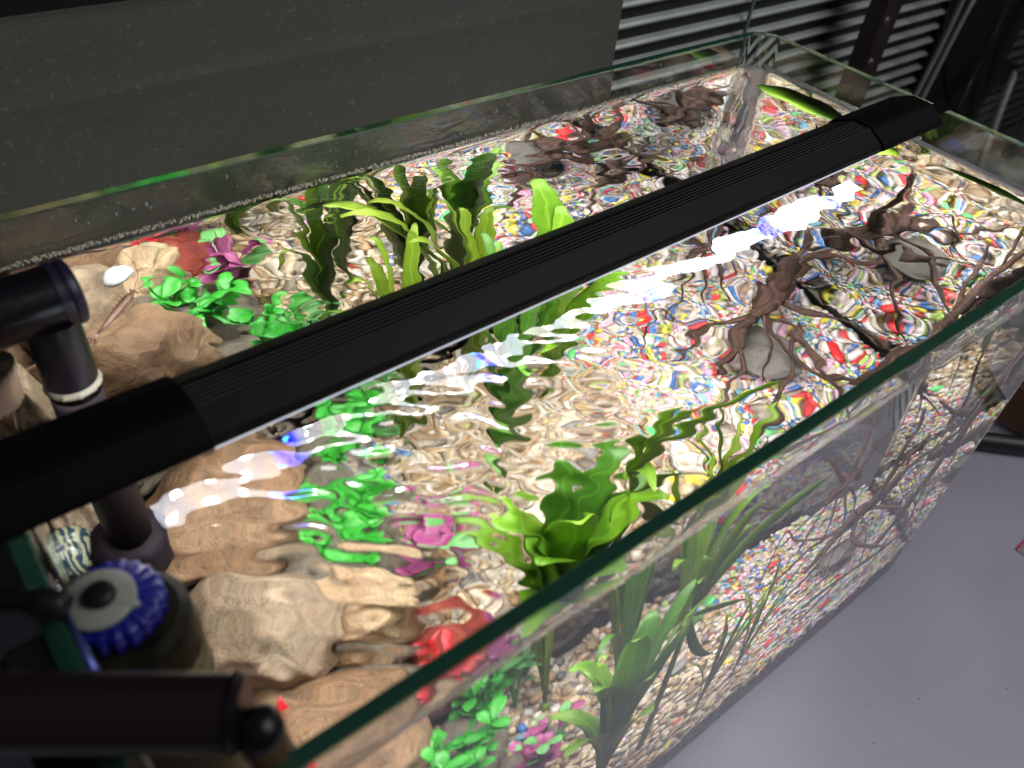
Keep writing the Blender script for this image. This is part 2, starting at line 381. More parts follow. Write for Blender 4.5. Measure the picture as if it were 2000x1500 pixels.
def scatter(name, n, region, pal_fn, size, label, cat, layers=1, front=0, sub=1, seed=1):
    r = np.random.default_rng(seed)
    bases = []
    for k in range(10):
        v, f = ico(sub)
        dirs = r.normal(size=(3, 3)); dirs /= np.linalg.norm(dirs, axis=1)[:, None]
        for dvec in dirs: v = v * (1 + 0.16 * np.maximum(0, v @ dvec))[:, None] - 0.12 * np.outer(np.maximum(0, v @ dvec) ** 2, dvec)
        bases.append(v)
    F0 = np.array(ico(sub)[1]); nv = len(bases[0])
    Vs, Cs = [], []
    for i in range(n):
        if i < front:
            x, y, z = region(r, True); z = r.uniform(-H + TH + .003, bed(x, y)); y = -D + TH + .0028
        else:
            x, y, z = region(r, False)
        s = size(r, x)
        th, ph, ps = r.uniform(0, 6.28), r.normal(0, .35), r.normal(0, .35)
        Rm = np.array(Matrix.Rotation(th, 3, 'Z') @ Matrix.Rotation(ph, 3, 'X') @ Matrix.Rotation(ps, 3, 'Y'))
        sc = np.array([s * r.uniform(.95, 1.35), s * r.uniform(.72, .95), s * r.uniform(.48, .68)])
        v = (bases[r.integers(10)] * sc) @ Rm.T
        v += (x, y, z)
        v[:, 0] = np.clip(v[:, 0], -L + TH + .0008, -TH - .0008); v[:, 1] = np.clip(v[:, 1], -D + TH + .0008, -TH - .0008)
        v[:, 2] = np.maximum(v[:, 2], -H + TH + .001)
        Vs.append(v); Cs.append(np.repeat([np.append(pal_fn(r, x, y), 1.0)], nv, 0))
    V = np.vstack(Vs); C = np.vstack(Cs)
    F = (F0[None] + (np.arange(n) * nv)[:, None, None]).reshape(-1, 3)
    me = bpy.data.meshes.new(name); me.vertices.add(len(V)); me.vertices.foreach_set('co', V.ravel())
    me.loops.add(F.size); me.loops.foreach_set('vertex_index', F.ravel().astype(np.int32))
    me.polygons.add(len(F)); me.polygons.foreach_set('loop_start', np.arange(0, F.size, 3, dtype=np.int32))
    me.polygons.foreach_set('use_smooth', np.ones(len(F), bool))
    me.update(calc_edges=True); me.validate()
    ca = me.color_attributes.new('stone_colour', 'FLOAT_COLOR', 'POINT'); ca.data.foreach_set('color', C.ravel())
    me.materials.append(M_stone)
    o = bpy.data.objects.new(name, me); COL.objects.link(o)
    return tag(o, label, cat, kind='stuff')
M_stone = attr_mat('pebble', 0.5, 0.2, 700)
BX = -0.195
def edge(y): return BX + 0.018 * mn.noise((y * 25, 1.7, 0)) - 0.05 * max(0, 1 - (y + D) / 0.05) * -0.6
def reg_nat(r, front):
    while True:
        x = r.uniform(-L + .01, BX + .02); y = r.uniform(-D + .009, -.009)
        if x < edge(y) + abs(r.normal(0, .008)): break
    return x, y, bed(x, y) + r.uniform(-.0035, .0025)
def reg_col(r, front):
    while True:
        x = r.uniform(BX - .05, -.009); y = r.uniform(-D + .009, -.009)
        if x > edge(y) - abs(r.normal(0, .014)): break
    return x, y, bed(x, y) + r.uniform(-.003, .002)
def pal_nat(r, x, y):
    t = max(0, 1 - abs(x - BX) / 0.09)
    return pick(COLS, r) if r.uniform() < 0.03 + 0.16 * t else pick(NAT, r)
def pal_col(r, x, y): return pick(COLS, r) if r.uniform() < 0.93 else pick(NAT, r)
scatter('natural_gravel', 3300, reg_nat, pal_nat, lambda r, x: r.uniform(.0032, .0062), 'tan, grey and brown river pebbles covering the left and middle of the tank floor', 'gravel', front=520, seed=3)
scatter('coloured_gravel', 5800, reg_col, pal_col, lambda r, x: r.uniform(.0019, .0037), 'mixed white, blue, red, yellow and green gravel on the right of the tank floor', 'gravel', front=520, seed=4)
# packed sand below the pebbles
nx, ny = 60, 30
gx = np.linspace(-L + TH + .001, -TH - .001, nx); gy = np.linspace(-D + TH + .001, -TH - .001, ny)
V = [(x, y, bed(x, y) - .004) for x in gx for y in gy]; idx = np.arange(nx * ny).reshape(nx, ny)
F = [(idx[i, j], idx[i + 1, j], idx[i + 1, j + 1], idx[i, j + 1]) for i in range(nx - 1) for j in range(ny - 1)]
ring = list(idx[:, 0]) + list(idx[-1, 1:]) + list(idx[-2::-1, -1]) + list(idx[0, -2:0:-1]); n0 = len(V)
V += [(V[i][0], V[i][1], -H + TH + .0008) for i in ring]; n = len(ring)
F += [(ring[(k + 1) % n], ring[k], n0 + k, n0 + (k + 1) % n) for k in range(n)] + [tuple(n0 + k for k in range(n))]
o = mesh('sand_bed', V, F, plain('coarse_sand', (0.55, 0.47, 0.38), 0.9, bump=0.5, bscale=900, var=.4, vscale=600), smooth=True)
tag(o, 'packed coarse sand under the pebbles of the tank floor', 'sand', kind='stuff')

# single larger stones one can tell apart
def pebble(name, loc, sz, colr, label, seed, rot=0, rough=0.4, cat='stone', flat=.6, sub=3):
    v, f = ico(sub); r = np.random.default_rng(seed)
    off = r.uniform(0, 50, 3)
    v = np.array([p * (1 + 0.22 * mn.noise(Vector(p * 1.1 + off)) + .05 * mn.noise(Vector(p * 3.3 + off))) for p in v])
    v = v * np.array([sz, sz * .72, sz * flat * .72])
    v = xf(v, Matrix.Rotation(rot, 3, 'Z') @ Matrix.Rotation(r.normal(0, .15), 3, 'X'))
    z = bed(loc[0], loc[1]) + .003 if len(loc) < 3 else loc[2]
    v = v + np.array([loc[0], loc[1], z])
    c = np.array([loc[0], loc[1], z])
    me = mesh(name, v - c, f, plain(name + '_colour', colr, rough, bump=.2, bscale=500, var=.15, vscale=200))
    me.location = c
    return tag(me, label, cat)
pebble('red_stone', (-.118, -.232), .0085, (.75, .03, .035), 'large bright red glass stone near the front pane, below the long driftwood root', 1, .4)
pebble('red_stone', (-.185, -.215), .008, (.75, .03, .035), 'red glass stone at the border between tan pebbles and coloured gravel', 2, 1.2)
pebble('red_stone', (-.155, -.243), .007, (.72, .03, .035), 'smaller red glass stone beside the front pane, right of the grass-like plant', 3, 2)
pebble('red_stone', (-.035, -.175), .009, (.75, .03, .035), 'red glass stone near the right end wall behind the slate disc', 4, .9)
pebble('red_stone', (-.14, -.06), .006, (.75, .03, .035), 'small red glass stone in the back part of the coloured gravel', 5, .1)
pebble('red_stone', (-.285, -.225), .005, (.75, .04, .03), 'tiny red stone among tan pebbles at the foot of the thin grass plant', 6, .1)
pebble('yellow_stone', (-.30, -.262), .0055, (.85, .68, .02), 'yellow stone among the tan pebbles against the front pane', 7, .8)
pebble('yellow_stone', (-.225, -.185), .006, (.85, .68, .02), 'yellow stone on tan pebbles between the two grass tufts', 8, 2.2)
pebble('green_stone', (-.195, -.135), .0085, (.10, .62, .18), 'bright green glass stone in the middle of the tank floor', 9, 2.6)
pebble('green_stone', (-.205, -.055), .007, (.10, .62, .18), 'bright green glass stone near the back pane', 10, .6)
pebble('grey_stone', (-.262, -.125), .012, (.22, .21, .20), 'dark grey pebble larger than its tan neighbours in the middle of the floor', 11, .6)
pebble('tan_stone', (-.30, -.135), .0125, (.42, .36, .27), 'large smooth tan pebble beside the broad-leaved dark plant', 12, 2.1)
pebble('white_shell', (-.482, -.066, -.150), .0105, (.46, .49, .50), 'white smooth shell lying on the tan rocks at the left', 13, 2.4, cat='shell')

# ------------------------------------------------------------------ rocks at the left
MR = dict(
    tan=rock_mat('tan_rock', (.15, .08, .042), (.25, .15, .085), (.35, .235, .14), 16, .5, .3),
    pale=rock_mat('pale_rock', (.19, .13, .085), (.30, .225, .155), (.40, .32, .23), 14, .4),
    grey=rock_mat('grey_rock', (.10, .085, .065), (.18, .155, .12), (.26, .23, .17), 12, .5, .4),
    salmon=rock_mat('salmon_rock', (.32, .20, .12), (.46, .33, .21), (.60, .47, .27), 26, .6),
    red=rock_mat('red_rock', (.16, .02, .015), (.33, .05, .035), (.45, .15, .09), 26, .6),
)
def rock(loc, sz, m, label, seed, facets=5, rot=(0, 0, 0), name='rock', cat='rock', rough=.16, amp=.35):
    r = np.random.default_rng(seed); v, f = ico(5)
    off = r.uniform(0, 90, 3)
    nrm = r.normal(size=(facets, 3)); nrm /= np.linalg.norm(nrm, axis=1)[:, None]; dd = r.uniform(.62, .85, facets)
    out = []
    for p in v:
        q = p * (1 + amp * mn.noise(Vector(p * .9 + off)))
        for k in range(facets):
            s = q @ nrm[k]
            if s > dd[k]: q = q - nrm[k] * (s - dd[k]) * .85
        q = q * (1 + rough * mn.fractal(Vector(p * 2.4 + off), .9, 2.1, 4) * .6)
        out.append(q)
    v = np.array(out) * np.array(sz)
    E = Matrix.Rotation(rot[2], 3, 'Z') @ Matrix.Rotation(rot[1], 3, 'Y') @ Matrix.Rotation(rot[0], 3, 'X')
    v = xf(v, E)
    for ax, lo, hi in ((0, -L + TH + .001, -TH - .001), (1, -D + TH + .001, -TH - .001)):
        v[:, ax] = np.clip(v[:, ax] + loc[ax], lo, hi) - loc[ax]
    o = mesh(name, v, f, MR[m]); o.location = loc
    return tag(o, label, cat)
rock((-.486, -.062, -.262), (.064, .056, .044), 'tan', 'big flat-topped tan rock under the left sleeve of the light bar', 21, 9, (.1, .15, .3), amp=.2, rough=.10)
rock((-.500, -.135, -.272), (.046, .040, .050), 'pale', 'pale cream rock slab leaning on the big tan rock, beside the pipe foot', 22, 10, (.3, 0, .6), amp=.2, rough=.10)
rock((-.448, -.150, -.284), (.036, .031, .036), 'salmon', 'craggy cream and ochre rock next to the dull red rock', 23, 9, (0, .2, .2), amp=.4, rough=.26)
rock((-.497, -.218, -.288), (.066, .062, .050), 'tan', 'broad tan rock in the near left corner, behind the front pane', 24, 10, (0, .1, .9), amp=.2, rough=.10)
rock((-.420, -.062, -.300), (.042, .030, .028), 'grey', 'long dark grey rock behind the mint green plant', 25, 7, (0, 0, .5))
rock((-.556, -.048, -.255), (.018, .028, .066), 'pale', 'pale speckled stone standing in the back left corner', 26, 6)
rock((-.450, -.108, -.292), (.044, .034, .030), 'grey', 'grey brown rock between the tan rock and the craggy cream rock', 27, 8, (0, 0, .4), amp=.2, rough=.1)
rock((-.408, -.118, -.308), (.030, .026, .020), 'grey', 'flat grey rock between the purple plastic plant and the mint green plant', 34, 8, (0, 0, .8), amp=.2, rough=.1)
rock((-.462, -.190, -.302), (.040, .022, .026), 'grey', 'long dark rock in the gap behind the broad near tan rock', 28, 8, (0, 0, -.6))
rock((-.414, -.190, -.312), (.028, .028, .020), 'red', 'dull red rock beside the broad-leaved sword plant', 29, 7)
rock((-.452, -.252, -.318), (.034, .024, .020), 'grey', 'low grey green rock against the front pane below the mint green leaves', 30, 6)
rock((-.402, -.254, -.322), (.026, .020, .015), 'grey', 'flat dark grey rock against the front pane below the purple plant', 31, 6)
rock((-.548, -.150, -.300), (.024, .044, .046), 'tan', 'brown rock along the left end pane, half hidden by the filter', 32, 6)
rock((-.436, -.222, -.316), (.026, .020, .020), 'salmon', 'small cream coloured rock between the red rock and the front pane', 33, 6)
# striped glass marble
v, f = ico(4); 
mm, nt, p = mat('marble_glass'); w = nt.nodes.new('ShaderNodeTexWave'); w.inputs['Scale'].default_value = 70; w.inputs['Distortion'].default_value = 9; w.inputs['Detail'].default_value = 2; w.inputs['Detail Scale'].default_value = 1.4
tc = nt.nodes.new('ShaderNodeTexCoord'); nt.links.new(tc.outputs['Object'], w.inputs['Vector']); r = nt.nodes.new('ShaderNodeValToRGB')
r.color_ramp.elements[0].color = (.03, .06, .10, 1); r.color_ramp.elements[1].color = (.42, .45, .30, 1); r.color_ramp.elements[0].position = .35; r.color_ramp.elements[1].position = .8
nt.links.new(w.outputs['Fac'], r.inputs['Fac']); nt.links.new(r.outputs[0], p.inputs['Base Color']); p.inputs['Roughness'].default_value = .1
o = mesh('glass_marble', v * .013, f, mm); o.location = (-.567, -.088, -.18); tag(o, 'striped blue and yellow glass marble at the far left beside the pipe foot', 'marble')

# ------------------------------------------------------------------ driftwood with its slate weight
M_wood = rock_mat('drift_wood', (.024, .010, .007), (.066, .030, .020), (.120, .062, .040), 60, .8, 1.0, rough=.7)
wood = thing('driftwood_root', 'brown branching driftwood with long roots, on a grey slate disc amid coloured gravel', 'driftwood', (-.08, -.12, -.31))
def branch(nm, pts, rad, seed, seg=10, rough=.55, parent=None, sub=6):
    rad = [r * (.56 if nm != 'root' else .52) for r in rad]
    V, F = tube(pts, rad, seg, rough, seed, sub=sub)
    return mesh(nm, V, F, M_wood, parent or wood)
branch('trunk', [(-.020, -.105, -.262), (-.045, -.115, -.266), (-.072, -.124, -.266), (-.100, -.128, -.276), (-.135, -.137, -.298)], [.0085, .0125, .0150, .011, .005], 1, 18, .75, sub=9)
branch('knot', [(-.060, -.108, -.282), (-.070, -.118, -.270), (-.088, -.128, -.262), (-.102, -.132, -.272)], [.009, .013, .012, .005], 12, 16, .9, sub=7)
for i, (p, q) in enumerate((
    ([(-.060, -.120, -.262), (-.055, -.123, -.235), (-.064, -.128, -.205), (-.060, -.130, -.182), (-.068, -.130, -.160)], [.008, .0065, .0055, .0048, .0042]),
    ([(-.058, -.123, -.235), (-.040, -.130, -.215), (-.036, -.136, -.200)], [.005, .004, .003]),
    ([(-.045, -.116, -.262), (-.020, -.125, -.240), (-.012, -.150, -.225), (-.014, -.168, -.205)], [.006, .005, .0045, .003]),
    ([(-.100, -.125, -.270), (-.130, -.112, -.280), (-.150, -.108, -.296), (-.165, -.098, -.304)], [.006, .0042, .003, .0018]),
    ([(-.110, -.130, -.280), (-.128, -.150, -.292), (-.165, -.160, -.302), (-.190, -.172, -.306)], [.005, .0038, .0028, .0015]),
    ([(-.120, -.120, -.270), (-.146, -.098, -.262), (-.158, -.086, -.250), (-.170, -.092, -.300)], [.003, .0022, .0018, .0015]),
    ([(-.085, -.132, -.270), (-.088, -.158, -.285), (-.070, -.190, -.300), (-.045, -.220, -.312)], [.006, .0048, .0038, .0025]),
    ([(-.060, -.126, -.272), (-.045, -.155, -.275), (-.020, -.180, -.290), (-.014, -.200, -.305)], [.005, .004, .0032, .0022]),
    ([(-.090, -.130, -.270), (-.098, -.160, -.250), (-.092, -.200, -.270), (-.085, -.235, -.312)], [.0032, .0024, .002, .0016]),
    ([(-.150, -.205, -.314), (-.110, -.222, -.304), (-.070, -.240, -.300), (-.030, -.248, -.296), (-.012, -.240, -.280)], [.004, .0058, .0062, .005, .003]),
    ([(-.110, -.222, -.304), (-.150, -.236, -.312), (-.185, -.236, -.318)], [.005, .0034, .002]),
    ([(-.070, -.150, -.280), (-.120, -.185, -.300), (-.170, -.192, -.312), (-.215, -.196, -.316)], [.004, .003, .0022, .0012]),
    ([(-.083, -.128, -.268), (-.112, -.150, -.240), (-.118, -.168, -.300)], [.0024, .0018, .0014]),
)):
    branch('branch' if i < 3 else 'root', p, q, 20 + i)
v, f = lathe([(.001, 0), (.0235, 0), (.0245, .0012), (.0245, .0028), (.0235, .004), (.001, .0043)], 44, lambda th, r, z: r * (1 + .02 * math.sin(3 * th + 1) + .012 * math.sin(7 * th)))
V = xf(v, Matrix.Rotation(.06, 3, 'X')) + np.array([-.092, -.150, -.3035 + .002])
so = mesh('slate_base', V, f, rock_mat('slate', (.13, .12, .11), (.17, .155, .145), (.20, .185, .17), 10, .15), wood)
so['label'] = 'round grey slate disc holding the wood down'
so.data.set_sharp_from_angle(angle=R_(35))

wood2 = thing('driftwood_root', 'smaller dark brown root cluster standing on thin legs near the back pane', 'driftwood', (-.083, -.06, -.31))
branch('knot', [(-.100, -.062, -.262), (-.086, -.060, -.250), (-.072, -.058, -.246), (-.060, -.060, -.255)], [.005, .0115, .010, .004], 41, 16, .9, wood2, 7)
for i, (p, q) in enumerate((
    ([(-.075, -.058, -.250), (-.072, -.055, -.225), (-.066, -.045, -.195), (-.070, -.036, -.165)], [.0055, .0042, .0035, .002]),
    ([(-.085, -.060, -.245), (-.100, -.060, -.225), (-.116, -.062, -.205)], [.005, .0042, .0030]),
    ([(-.070, -.060, -.250), (-.050, -.050, -.232), (-.032, -.044, -.218)], [.0045, .0035, .002]),
    ([(-.090, -.060, -.258), (-.108, -.068, -.280), (-.118, -.074, -.306)], [.003, .002, .0014]),
    ([(-.085, -.062, -.262), (-.088, -.076, -.285), (-.092, -.084, -.308)], [.003, .0022, .0014]),
    ([(-.076, -.062, -.262), (-.070, -.076, -.285), (-.068, -.086, -.308)], [.003, .0022, .0014]),
    ([(-.070, -.060, -.260), (-.056, -.066, -.280), (-.050, -.072, -.306)], [.003, .0022, .0014]),
    ([(-.092, -.058, -.262), (-.112, -.052, -.280), (-.130, -.046, -.300)], [.003, .0022, .0012]),
)):
    branch('branch' if i < 3 else 'root', p, q, 50 + i, parent=wood2)
wood3 = thing('driftwood_root', 'tall slender forked driftwood rising to the surface in the front right corner', 'driftwood', (-.055, -.215, -.31))
branch('trunk', [(-.062, -.205, -.308), (-.058, -.222, -.262), (-.056, -.236, -.205), (-.054, -.240, -.170)], [.0055, .0075, .0095, .0070], 61, 14, .8, wood3, 7)
for i, (p, q) in enumerate((
    ([(-.055, -.240, -.178), (-.052, -.246, -.120), (-.040, -.252, -.075), (-.034, -.258, -.030), (-.032, -.260, -.019)], [.006, .0042, .0036, .0034, .003]),
    ([(-.052, -.246, -.130), (-.030, -.244, -.100), (-.014, -.240, -.060)], [.0032, .0022, .0014]),
    ([(-.055, -.240, -.180), (-.042, -.235, -.140), (-.026, -.230, -.095)], [.004, .0026, .0014]),
    ([(-.056, -.238, -.190), (-.072, -.240, -.176), (-.090, -.244, -.168)], [.0045, .0042, .0036]),
    ([(-.058, -.232, -.220), (-.074, -.226, -.258), (-.086, -.220, -.306)], [.0034, .0024, .0016]),
    ([(-.057, -.234, -.215), (-.046, -.246, -.260), (-.040, -.256, -.312)], [.0034, .0024, .0016]),
    ([(-.057, -.234, -.210), (-.070, -.250, -.262), (-.082, -.262, -.316)], [.003, .0022, .0014]),
    ([(-.060, -.226, -.240), (-.034, -.224, -.266), (-.018, -.226, -.300)], [.003, .0022, .0014]),
)):
    branch('branch' if i < 4 else 'root', p, q, 70 + i, parent=wood3)

# ------------------------------------------------------------------ plants
M_leaf = leaf_mat('sword_leaf', (.20, .40, .025), (.09, .25, .012), .45)
M_leafd = leaf_mat('dark_leaf', (.085, .23, .022), (.045, .14, .014), .38)
M_leafy = leaf_mat('olive_leaf', (.20, .30, .02), (.10, .20, .012), .4)
M_oli = leaf_mat('dull_olive_leaf', (.12, .22, .015), (.06, .13, .010), .3)
M_leafl = leaf_mat('lime_leaf', (.24, .44, .03), (.13, .30, .02), .4)
M_mint = leaf_mat('mint_plastic_leaf', (.07, .50, .055), (.025, .36, .03), .3, .3, False)
M_pink = leaf_mat('pink_plastic_leaf', (.50, .10, .30), (.36, .07, .22), .3, .35, False)
M_redl = leaf_mat('red_plastic_leaf', (.80, .03, .05), (.62, .02, .03), .25, .35, False)
M_pgreen = leaf_mat('pale_green_plastic_leaf', (.18, .50, .16), (.12, .38, .10), .3, .35, False)
def leafgeo(P, width, wid_dir, n=14, k=6, fold=.18, wav=0.0, thick=.0005, shape=None, seed=0):
    """closed thin leaf along a Bezier curve P (4 points)"""
    P = [np.array(p, float) for p in P]; wd = np.array(wid_dir, float)
    if shape is None: shape = lambda t: (math.sin(math.pi * min(1, t * .93 + .05)) ** .75) * (1 - .15 * t)
    top, bot, A = [], [], []
    for i in range(n + 1):
        t = i / n; u = 1 - t
        c = u ** 3 * P[0] + 3 * u * u * t * P[1] + 3 * u * t * t * P[2] + t ** 3 * P[3]
        d = 3 * u * u * (P[1] - P[0]) + 6 * u * t * (P[2] - P[1]) + 3 * t * t * (P[3] - P[2]); d /= np.linalg.norm(d) + 1e-9
        s = wd - d * (wd @ d); s /= np.linalg.norm(s) + 1e-9; nn = np.cross(s, d)
        w = width * .5 * max(.03, shape(t))
        for j in range(k + 1):
            a = j / k * 2 - 1
            off = nn * (fold * w * abs(a) + wav * w * math.sin(t * 15 + seed + a * 1.5) * abs(a))
            q = c + s * a * w + off
            th = thick * (1 - .8 * abs(a))
            top.append(q + nn * th); bot.append(q - nn * th); A.append(a)
    m = (n + 1) * (k + 1); V = top + bot; F = []
    for i in range(n):
        for j in range(k):
            a = i * (k + 1) + j
            F.append((a, a + 1, a + k + 2, a + k + 1)); F.append((m + a + k + 1, m + a + k + 2, m + a + 1, m + a))
    bd = [j for j in range(k + 1)] + [i * (k + 1) + k for i in range(1, n + 1)] + [n * (k + 1) + j for j in range(k - 1, -1, -1)] + [i * (k + 1) for i in range(n - 1, 0, -1)]
    for i in range(len(bd)):
        a, b = bd[i], bd[(i + 1) % len(bd)]; F.append((b, a, m + a, m + b))
    return np.array(V), F, A + A
def leafobj(P, width, wd, m, parent, name='leaf', **kw):
    V, F, A = leafgeo(P, width, wd, **kw)
    o = mesh(name, V, F, m, parent)
    at = o.data.attributes.new('across', 'FLOAT', 'POINT'); at.data.foreach_set('value', np.array(A, float))
    return o
def side(base, tip):
    d = np.array(tip, float) - np.array(base, float); s = np.cross(d, (0, 0, 1.0)); return s / (np.linalg.norm(s) + 1e-9)
def bent(base, tip, lift=.5, over=0.0, sag=0):
    b, t = np.array(base, float), np.array(tip, float); d = t - b
    c1 = b + np.array([d[0] * .12, d[1] * .12, d[2] * .5 + abs(lift) * .02]); c2 = b + np.array([d[0] * .6, d[1] * .6, d[2] * .95 + over])
    return [b, c1, c2, t]
def plant(name, label, base, leaves, m, cat='plant', stem=None, fold=.18, wav=0.0, edge_on=False):
    t = thing(name, label, cat, base)
    for i, lf in enumerate(leaves):
        tip, w = lf[0], lf[1]; over = lf[2] if len(lf) > 2 else .01; mm = lf[3] if len(lf) > 3 else m
        leafobj(bent(base, tip, .5, over), w, np.cross(np.array(tip) - np.array(base), (.25, 1, 0)) if edge_on else side(base, tip), mm, t, fold=fold, wav=wav, seed=i * 2.1)
    V, F = tube([(base[0], base[1], bed(base[0], base[1]) - .002), (base[0], base[1], base[2] + .004)], [.004, .0025], 8)
    mesh('crown', V, F, m, t)
    return t
B = lambda x, y, dz=.004: (x, y, bed(x, y) + dz)
# broad light green sword plant just behind the front pane
plant('sword_plant', 'light green broad-leaved water plant close behind the front pane, left of the thin grass plant', B(-.352, -.205), [
    ((-.388, -.222, -.170), .034, .01, M_leaf), ((-.400, -.198, -.150), .030, .01, M_leaf), ((-.352, -.245, -.185), .030, .006, M_leaf),
    ((-.318, -.238, -.140), .024, .008, M_leaf), ((-.300, -.215, -.175), .024, .008, M_leafd), ((-.334, -.176, -.165), .027, .01, M_leafd),
    ((-.380, -.176, -.180), .026, .012, M_leafl), ((-.405, -.236, -.215), .028, .012, M_leaf), ((-.345, -.265, -.225), .024, .01, M_leafl), ((-.395, -.162, -.22), .018, .01, M_leaf),
    ((-.368, -.226, -.140), .028, .01, M_leafl), ((-.312, -.195, -.145), .020, .01, M_leafd)], M_leaf, wav=.12)
# dark ribbon plant
plant('ribbon_plant', 'dark green strap-leaved plant in the middle of the tank, with leaves reaching the surface', B(-.312, -.105), [
    ((-.335, -.100, -.045), .012, .02), ((-.320, -.085, -.050), .012, .02), ((-.300, -.100, -.060), .011, .02), ((-.290, -.120, -.080), .012, .02),
    ((-.325, -.130, -.060), .011, .02), ((-.345, -.150, -.110), .013, .03), ((-.360, -.150, -.210), .011, .05), ((-.280, -.085, -.110), .012, .02), ((-.310, -.060, -.070), .012, .02), ((-.345, -.070, -.09), .012, .02)], M_leafd, fold=.1, wav=.1)
# lime plant with one very long leaf towards the front right
plant('sword_plant', 'light green rosette plant near the back pane, with a broad oval leaf', B(-.238, -.062), [
    ((-.250, -.080, -.160), .020, .01), ((-.215, -.055, -.150), .019, .01), ((-.262, -.055, -.120), .022, .01), ((-.228, -.038, -.115), .023, .01),
    ((-.238, -.020, -.085), .032, .01, M_leaf), ((-.190, -.078, -.185), .018, .015), ((-.272, -.085, -.215), .014, .02), ((-.262, -.028, -.165), .020, .01), ((-.210, -.028, -.19), .018, .01)], M_leafl, wav=.08)
plant('sword_plant', 'olive tinted green plant at the back pane, left of the light green rosette plant', B(-.292, -.040), [
    ((-.300, -.022, -.085), .015, .015), ((-.320, -.030, -.060), .013, .02), ((-.275, -.022, -.100), .016, .01), ((-.335, -.018, -.120), .012, .02), ((-.310, -.062, -.160), .012, .01),
    ((-.265, -.050, -.150), .013, .01), ((-.384, -.030, -.040), .016, .03), ((-.402, -.018, -.034), .018, .04), ((-.362, -.020, -.045), .014, .03), ((-.350, -.045, -.075), .015, .02)], M_leafy, wav=.15)
# thin grasses at the front
for bx, by, lab, tips in ((-.268, -.232, 'thin olive grass-like plant with narrow blades just behind the front pane',
        [(-.285, -.235, -.200), (-.270, -.245, -.185), (-.250, -.250, -.215), (-.225, -.228, -.200), (-.232, -.205, -.225), (-.300, -.215, -.240), (-.275, -.205, -.205), (-.240, -.240, -.175)]),
        (-.225, -.215, 'second narrow-bladed olive grass plant, on the border of the coloured gravel',
        [(-.205, -.235, -.215), (-.190, -.215, -.200), (-.228, -.195, -.190), (-.250, -.180, -.215), (-.215, -.175, -.240), (-.180, -.190, -.250)])):
    plant('grass_plant', lab, B(bx, by, .0), [(t, .0048, .006) for t in tips], M_leafy, fold=.3)
plant('sword_plant', 'yellow green rosette on a thin stem behind the front pane, one long leaf pointing right', (-.318, -.214, -.168), [
    ((-.240, -.233, -.098), .014, .0), ((-.298, -.228, -.082), .012, .0), ((-.338, -.240, -.112), .009, .0), ((-.288, -.210, -.112), .011, .005),
    ((-.268, -.228, -.190), .006, .01), ((-.280, -.228, -.238), .008, .0), ((-.348, -.226, -.162), .006, .005), ((-.322, -.208, -.115), .009, .0)], M_oli, wav=.05, edge_on=True)
plant('ribbon_plant', 'olive green strap-leaved plant near the back pane, left of the dark strap-leaved plant', B(-.356, -.055), [
    ((-.372, -.040, -.060), .012, .02), ((-.340, -.035, -.070), .012, .02), ((-.392, -.050, -.090), .011, .03), ((-.330, -.060, -.110), .011, .02),
    ((-.365, -.020, -.110), .012, .02), ((-.400, -.028, -.150), .011, .04), ((-.348, -.078, -.150), .010, .02)], M_leafy, fold=.1, wav=.12)
# loose leaves floating under the surface along the right end pane
for P_, w_, lab in (([(-.024, -.026, -.040), (-.020, -.050, -.030), (-.022, -.080, -.030), (-.020, -.112, -.034)], .026, 'long yellow green leaf floating just under the surface in the back right corner'),
                    ([(-.016, -.178, -.034), (-.013, -.200, -.031), (-.014, -.222, -.031), (-.012, -.243, -.036)], .008, 'narrow olive leaf floating against the right end pane'),
                    ([(-.040, -.118, -.050), (-.034, -.130, -.036), (-.030, -.140, -.032), (-.026, -.150, -.036)], .022, 'round lime green leaf floating beside the right end sleeve')):
    V, F, A = leafgeo(P_, w_, (1, 0, .15), fold=.1, wav=.15)
    c = np.array(P_[1]); o = mesh('floating_leaf', V - c, F, M_leafl); o.location = c
    at = o.data.attributes.new('across', 'FLOAT', 'POINT'); at.data.foreach_set('value', np.array(A, float)); tag(o, lab, 'leaf')
